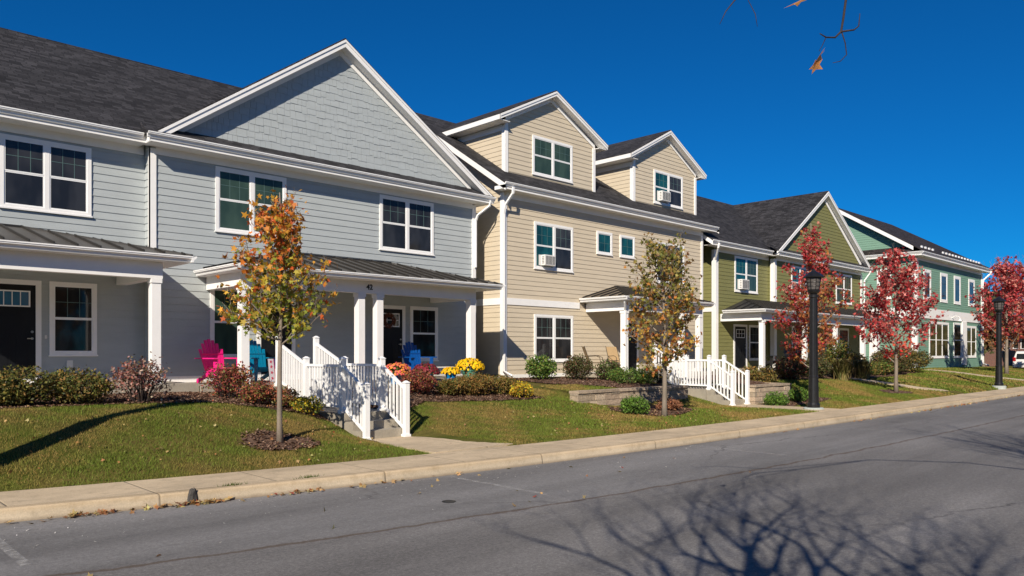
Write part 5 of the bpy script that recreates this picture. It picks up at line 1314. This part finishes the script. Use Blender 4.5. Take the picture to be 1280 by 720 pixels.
# ---------------------------------------------------------------- fallen leaves
def fallen():
    rs=np.random.RandomState(5); P=[];
    def add(x,y,z,n): P.append(np.stack([x,y,z],1))
    n=300; x=rs.uniform(0,30,n); y=yb(x)+rs.uniform(.1,4.2,n); k=~onpath(x,y); x,y=x[k],y[k]; add(x,y,zt(x,y)+.045,0)
    n=420; x=rs.uniform(0,24,n); y=yb(x)+.05+rs.uniform(0,3.6,n); k=~onpath(x,y)&(y<13.4); x,y=x[k],y[k]; add(x,y,zt(x,y)+.04,0)
    n=110; x=6.3+rs.normal(0,1.6,n); y=12.3+rs.normal(0,1.0,n); k=(y>yb(x)+.05)&(y<14.5); x,y=x[k],y[k]; add(x,y,zt(x,y)+.045,0)
    n=150; x=17.5+rs.normal(0,2.0,n); y=11.6+rs.normal(0,.8,n); k=(y>yb(x)+.05)&(y<13.3); x,y=x[k],y[k]; add(x,y,zt(x,y)+.045,0)
    # gutter line, clustered
    for cx,m,s in ((2.0,14,.3),(2.75,34,.16),(3.4,14,.2),(3.9,60,.2),(4.95,10,.12),(5.3,16,.12),(6.4,10,.2),(6.1,8,.3),(3.3,8,.4),(7.5,6,.5),(22,16,1.2),(27,22,1.),(31,60,1.6),(37,30,2.),(17,10,1.5)):
        x=cx+rs.normal(0,s,m); y=yk(x)-.03-abs(rs.normal(0,.06,m)); add(x,y,.012+0*x+rs.uniform(0,.03,m),0)
    n=22; x=rs.uniform(1.5,12,n); y=yk(x)-rs.uniform(.2,3.,n); add(x,y,.012+0*x,0)
    Q=np.concatenate(P); n=len(Q)
    C=pal(rs,[(.42,.20,.08),(.30,.14,.06),(.52,.34,.15),(.52,.42,.18),(.42,.09,.05)],[3,3,4,3,.6],n,.25)
    sz=np.where(Q[:,2]<.06,.066,.046)
    V,F,CC=leaves(Q,sz*rs.uniform(.6,1.3,n),C,rs,flat=True)
    struct(trimesh('fallen_leaves',V,F,CC,'leaf'),'scattered fallen autumn leaves on the lawn and along the curb','stuff')
fallen()
def grit():
    rs=np.random.RandomState(8); n=260; x=rs.uniform(1.5,14,n); y=yk(x)-.1-abs(rs.normal(0,.9,n)); 
    v,f,c=chips(x,y,0*x-.004,rs,.011,((.5,.48,.45),(.35,.33,.3),(.6,.58,.55))); struct(trimesh('gravel',v,f,c,'mulch_c'),'specks of pale grit on the asphalt','stuff')
grit()
# weeds in the sidewalk joint
def weed(x,y,seed,label):
    rs=np.random.RandomState(seed); n=60; a=rs.uniform(0,6.283,n); px=x+rs.normal(0,.09,n); py=y+rs.normal(0,.02,n); h=rs.uniform(.02,.055,n)
    V=np.stack([np.stack([px-.005,py,0*px+.15],1),np.stack([px+.005,py,0*px+.15],1),np.stack([px+np.cos(a)*.03,py+np.sin(a)*.03,.15+h],1)],1).reshape(-1,3)
    o=trimesh('weed_tuft',V,np.arange(len(V)).reshape(-1,3),np.tile([.09,.13,.02],(len(V),1)),'grassb',loc=(x,y,.15)); tag(o,label,'weed')
weed(4.35,float(yk(4.35))+.17,1,'green weed tuft in the curb joint left of the cracked curb notch'); weed(5.4,float(yk(5.4))+.2,2,'smaller green weed tuft growing in the curb joint below the orange maple')
def chunk(x,y,z,r0,label,seed):
    rs=np.random.RandomState(seed); b=MB(); b.lathe([(r0*.9,-.02),(r0*1.05,.04),(r0*.9,.1),(r0*.5,.15),(.02,.17)],(0,0,0),9)
    b.v=[(p[0]*(1+rs.uniform(-.25,.25)),p[1]*.5*(1+rs.uniform(-.25,.25)),p[2]*(1+rs.uniform(-.15,.15))) for p in b.v]
    o=b.build('broken_concrete','darkstone'); o.location=(x,y,z); tag(o,label,'rubble')
M['darkstone']=mat('dark_wet_concrete',(.06,.055,.05),.9,.5,12,50,.8)
chunk(3.82,float(yk(3.82))+.01,.02,.075,'dark lump of broken curb concrete in the chipped curb below the lawn',3)
# ---------------------------------------------------------------- bike rack, SUV, background
T=thing('bike_rack','dark green arched bike rack at the corner of the sea-green building','bike rack',(66.6,15.6,.75))
for k,xx in enumerate((66.2,67.2)):
    MB().tube([(xx,15.6,.6),(xx,15.6,1.6)]+[(xx+.45-.45*math.cos(a),15.6,1.6+.35*math.sin(a)) for a in np.linspace(.3,math.pi-.3,7)]+[(xx+.9,15.6,1.6),(xx+.9,15.6,.6)],.035,6).build('hoop','rackgreen',T)
def suv(x,y,z,rz,label):
    T=thing('parked_suv',label,'car',(0,0,0))
    prof=[(-2.35,.42),(-2.38,.75),(-2.32,1.02),(-2.15,1.62),(-1.95,1.76),(.35,1.78),(.75,1.70),(1.35,1.12),(2.2,1.02),(2.36,.85),(2.38,.45),(1.85,.32),(-1.8,.32)]
    b=MB()
    i=len(b.v)
    rings=[(-.93,1.0),(-.97,1.),( .97,1.),(.93,1.)]
    sec=[(-.80,.94),(-.95,.99),(.95,.99),(.80,.94)]
    def yw(z,s): return s*(.95-max(0,z-1.0)*.28)
    for s in (-1,1):
        for (px_,pz_) in prof: b.v.append((px_,yw(pz_,s),pz_))
    n=len(prof)
    for k in range(n): b.f.append((k,(k+1)%n,n+(k+1)%n,n+k))
    b.f.append(tuple(range(n-1,-1,-1))); b.f.append(tuple(range(n,2*n)))
    b.build('body','carwhite',T,local=True,bevel=.05)
    for s in (-1,1):
        for (x0,x1,x2,x3) in ((-2.02,-1.15,-1.15,-1.85),(-1.05,-.1,-.1,-1.05),(0.0,.98,.55,0.0)):
            P=[(x0,yw(1.08,s)*1.012,1.08),(x1,yw(1.08,s)*1.012,1.08),(x2,yw(1.62,s)*1.014,1.62),(x3,yw(1.62,s)*1.014,1.62)]
            MB().slab(P,(0,-s*.02,0)).build('side_window','carglass',T,local=True)
        for wx in (-1.42,1.45):
            w=MB(); w.tube([(wx,s*.74,.36),(wx,s*.99,.36)],.37,20); W=w.build('wheel','rubber',T,local=True)
            MB().tube([(wx,s*.95,.36),(wx,s*1.0,.36)],.22,12).build('rim','steel',W,local=True)
        MB().box(-2.37,-2.25,s*.72,s*.93,.95,1.25).build('tail_light','redlight',T,local=True)
    MB().slab([(-2.335,-.7,1.12),(-2.335,.7,1.12),(-2.19,.66,1.56),(-2.19,-.66,1.56)],(.03,0,0)).build('rear_window','carglass',T,local=True)
    T.location=(x,y,z); T.rotation_euler=(0,0,rz); return T
suv(76.5,15.6,.2,R(4),'white SUV parked at the far right edge beyond the lawn')
BK=thing('brick_building','low red brick building far behind the right-hand maples','building',(110,25,0))
MB().box(98,126,25,40,-.1,2.1).build('wall','brick',BK); MB().box(98.3,126,25.4,40,2.1,4.2).build('upper_wall','brick',BK)
b=MB().box(97.4,126.6,24.4,40.5,4.2,4.7); b.build('roof','shingle_teal',BK)
for k in range(6): 
    f=MB().box(99+k*4,101.4+k*4,25.33,25.41,2.3,3.8).build('window','white',BK); MB().box(99.15+k*4,101.25+k*4,25.30,25.335,2.42,3.7).build('pane','glass_dark',f)
# far trees
def far_tree(x,y,H,rad,seed,label,cols,w):
    env=envf([(0,.0),(.15,rad*.6),(.35,rad),(.6,rad*.95),(.85,rad*.55),(1,.3)])
    return leaf_tree(x,y,H,env,.16,24,seed,label,lambda rs,rel,rd,P:pal(rs,cols,w,len(rel),.3),4200,.42,.16,group='trees beyond the far end of the street',name='background_tree')
far_tree(88,22,8,3.4,41,'dark green and rust tree behind the white SUV',[(.10,.10,.03),(.2,.09,.04),(.07,.08,.03)],[3,2,2])
far_tree(104,19,8.5,3.6,42,'brown-red tree farthest to the right',[(.28,.09,.05),(.2,.08,.04),(.12,.09,.03)],[3,2,1])
far_tree(92,27,6.5,3.0,43,'rust coloured tree in front of the brick building',[(.30,.12,.05),(.2,.1,.04)],[3,2])
far_tree(79,30,7,3.2,44,'olive-brown tree behind the corner of the sea-green building',[(.16,.12,.04),(.22,.10,.04)],[3,2])
def woods(label,x0,x1,y0,y1,H,n,size,cols,seed):
    rs=np.random.RandomState(seed); m=int((abs(x1-x0)+abs(y1-y0))/2.2); cs=np.stack([rs.uniform(x0,x1,m),rs.uniform(y0,y1,m),rs.uniform(.45,.7,m)*H,rs.uniform(2.2,3.8,m)],1)
    c=cs[rs.randint(0,m,n)]; d=rs.normal(size=(n,3)); d/=np.linalg.norm(d,axis=1)[:,None]
    P=c[:,:3]+d*c[:,3:4]*rs.uniform(.5,1.05,(n,1))*np.array([1,1,1.1]); P[:,2]=np.abs(P[:,2])*np.where(rs.rand(n)<.35,rs.rand(n),1)
    V,F,CC=leaves(P,size*rs.uniform(.6,1.3,n),pal(rs,cols,[1]*len(cols),n,.3),rs,TS,TSF)
    struct(trimesh('woods',V,F,CC,'shrub'),label,'stuff')
woods('unseen dark tree belt added behind the camera to darken window reflections',-45,130,-32,-24,14,42000,1.0,[(.06,.06,.02),(.1,.07,.03),(.04,.05,.02)],1)  # unseen belt, added to darken glass reflections and cut low sky light
woods('distant brown-green woods beyond the end of the street',128,150,-40,75,7,22000,1.0,[(.10,.08,.03),(.14,.07,.03),(.06,.07,.025)],2)
# utility wires carried by a pole hidden behind the far maple
U=thing('utility_pole','wooden utility pole carrying wires at the far right','utility pole',(112,22,0),0)
MB().tube([(112,22,-.2),(112,22,11.6)],[.16,.11],8).build('pole','bark_dark',U); MB().box(111.9,112.1,20.9,23.1,10.7,10.85).build('crossarm','bark_dark',U)
for k,(yy,z1,z2) in enumerate(((21,10.8,13.2),(22,10.2,12.6),(23,10.8,13.4),(22,9.3,11.8))):
    P=[]
    for t in np.linspace(0,1,14): P.append((112-30*t+0*t,yy-34*t,z1+(z2-z1)*t-3.0*t*(1-t)))
    MB().tube(P,.022,4).build('wire','black',U)
# ---------------------------------------------------------------- camera, light, sky
cam=bpy.data.cameras.new('camera'); co=bpy.data.objects.new('camera',cam); COL.objects.link(co); scn.camera=co
co.location=(0,0,1.9); co.rotation_euler=(R(90),0,R(45.7-90))
cam.sensor_width=36; cam.sensor_fit='HORIZONTAL'; cam.lens=36*955/1280; cam.shift_y=80/1280; cam.clip_end=3000; cam.clip_start=.05
AZ=(.829,.559); EL=R(31.4)
dv=Vector((AZ[0]*math.cos(EL),AZ[1]*math.cos(EL),-math.sin(EL)))
sun=bpy.data.lights.new('sun','SUN'); so=bpy.data.objects.new('sun',sun); COL.objects.link(so); so.rotation_euler=dv.to_track_quat('-Z','Y').to_euler(); so.location=(-10,-10,20)
sun.energy=5.0; sun.angle=R(.45); sun.color=(1.0,.90,.76)
w=bpy.data.worlds.new('World'); scn.world=w; w.use_nodes=True; nt=w.node_tree; bg=nt.nodes['Background']
sky=N(nt,'ShaderNodeTexSky',sky_type='NISHITA'); sky.sun_disc=False; sky.sun_elevation=EL; sky.sun_rotation=math.atan2(-AZ[0],-AZ[1]); sky.altitude=1200; sky.air_density=1.0; sky.dust_density=.0; sky.ozone_density=4.0
gm=N(nt,'ShaderNodeGamma'); gm.inputs['Gamma'].default_value=1.0
tint=N(nt,'ShaderNodeMix',data_type='RGBA',blend_type='MULTIPLY'); tint.inputs[0].default_value=1; tint.inputs[7].default_value=(.035,.61,1.12,1)
nt.links.new(sky.outputs[0],tint.inputs[6]); nt.links.new(tint.outputs[2],bg.inputs['Color']); bg.inputs['Strength'].default_value=.063
v=scn.view_settings; v.view_transform='Standard'; v.look='None'; v.gamma=1; v.exposure=.24; v.use_curve_mapping=False
scn.render.engine='CYCLES'
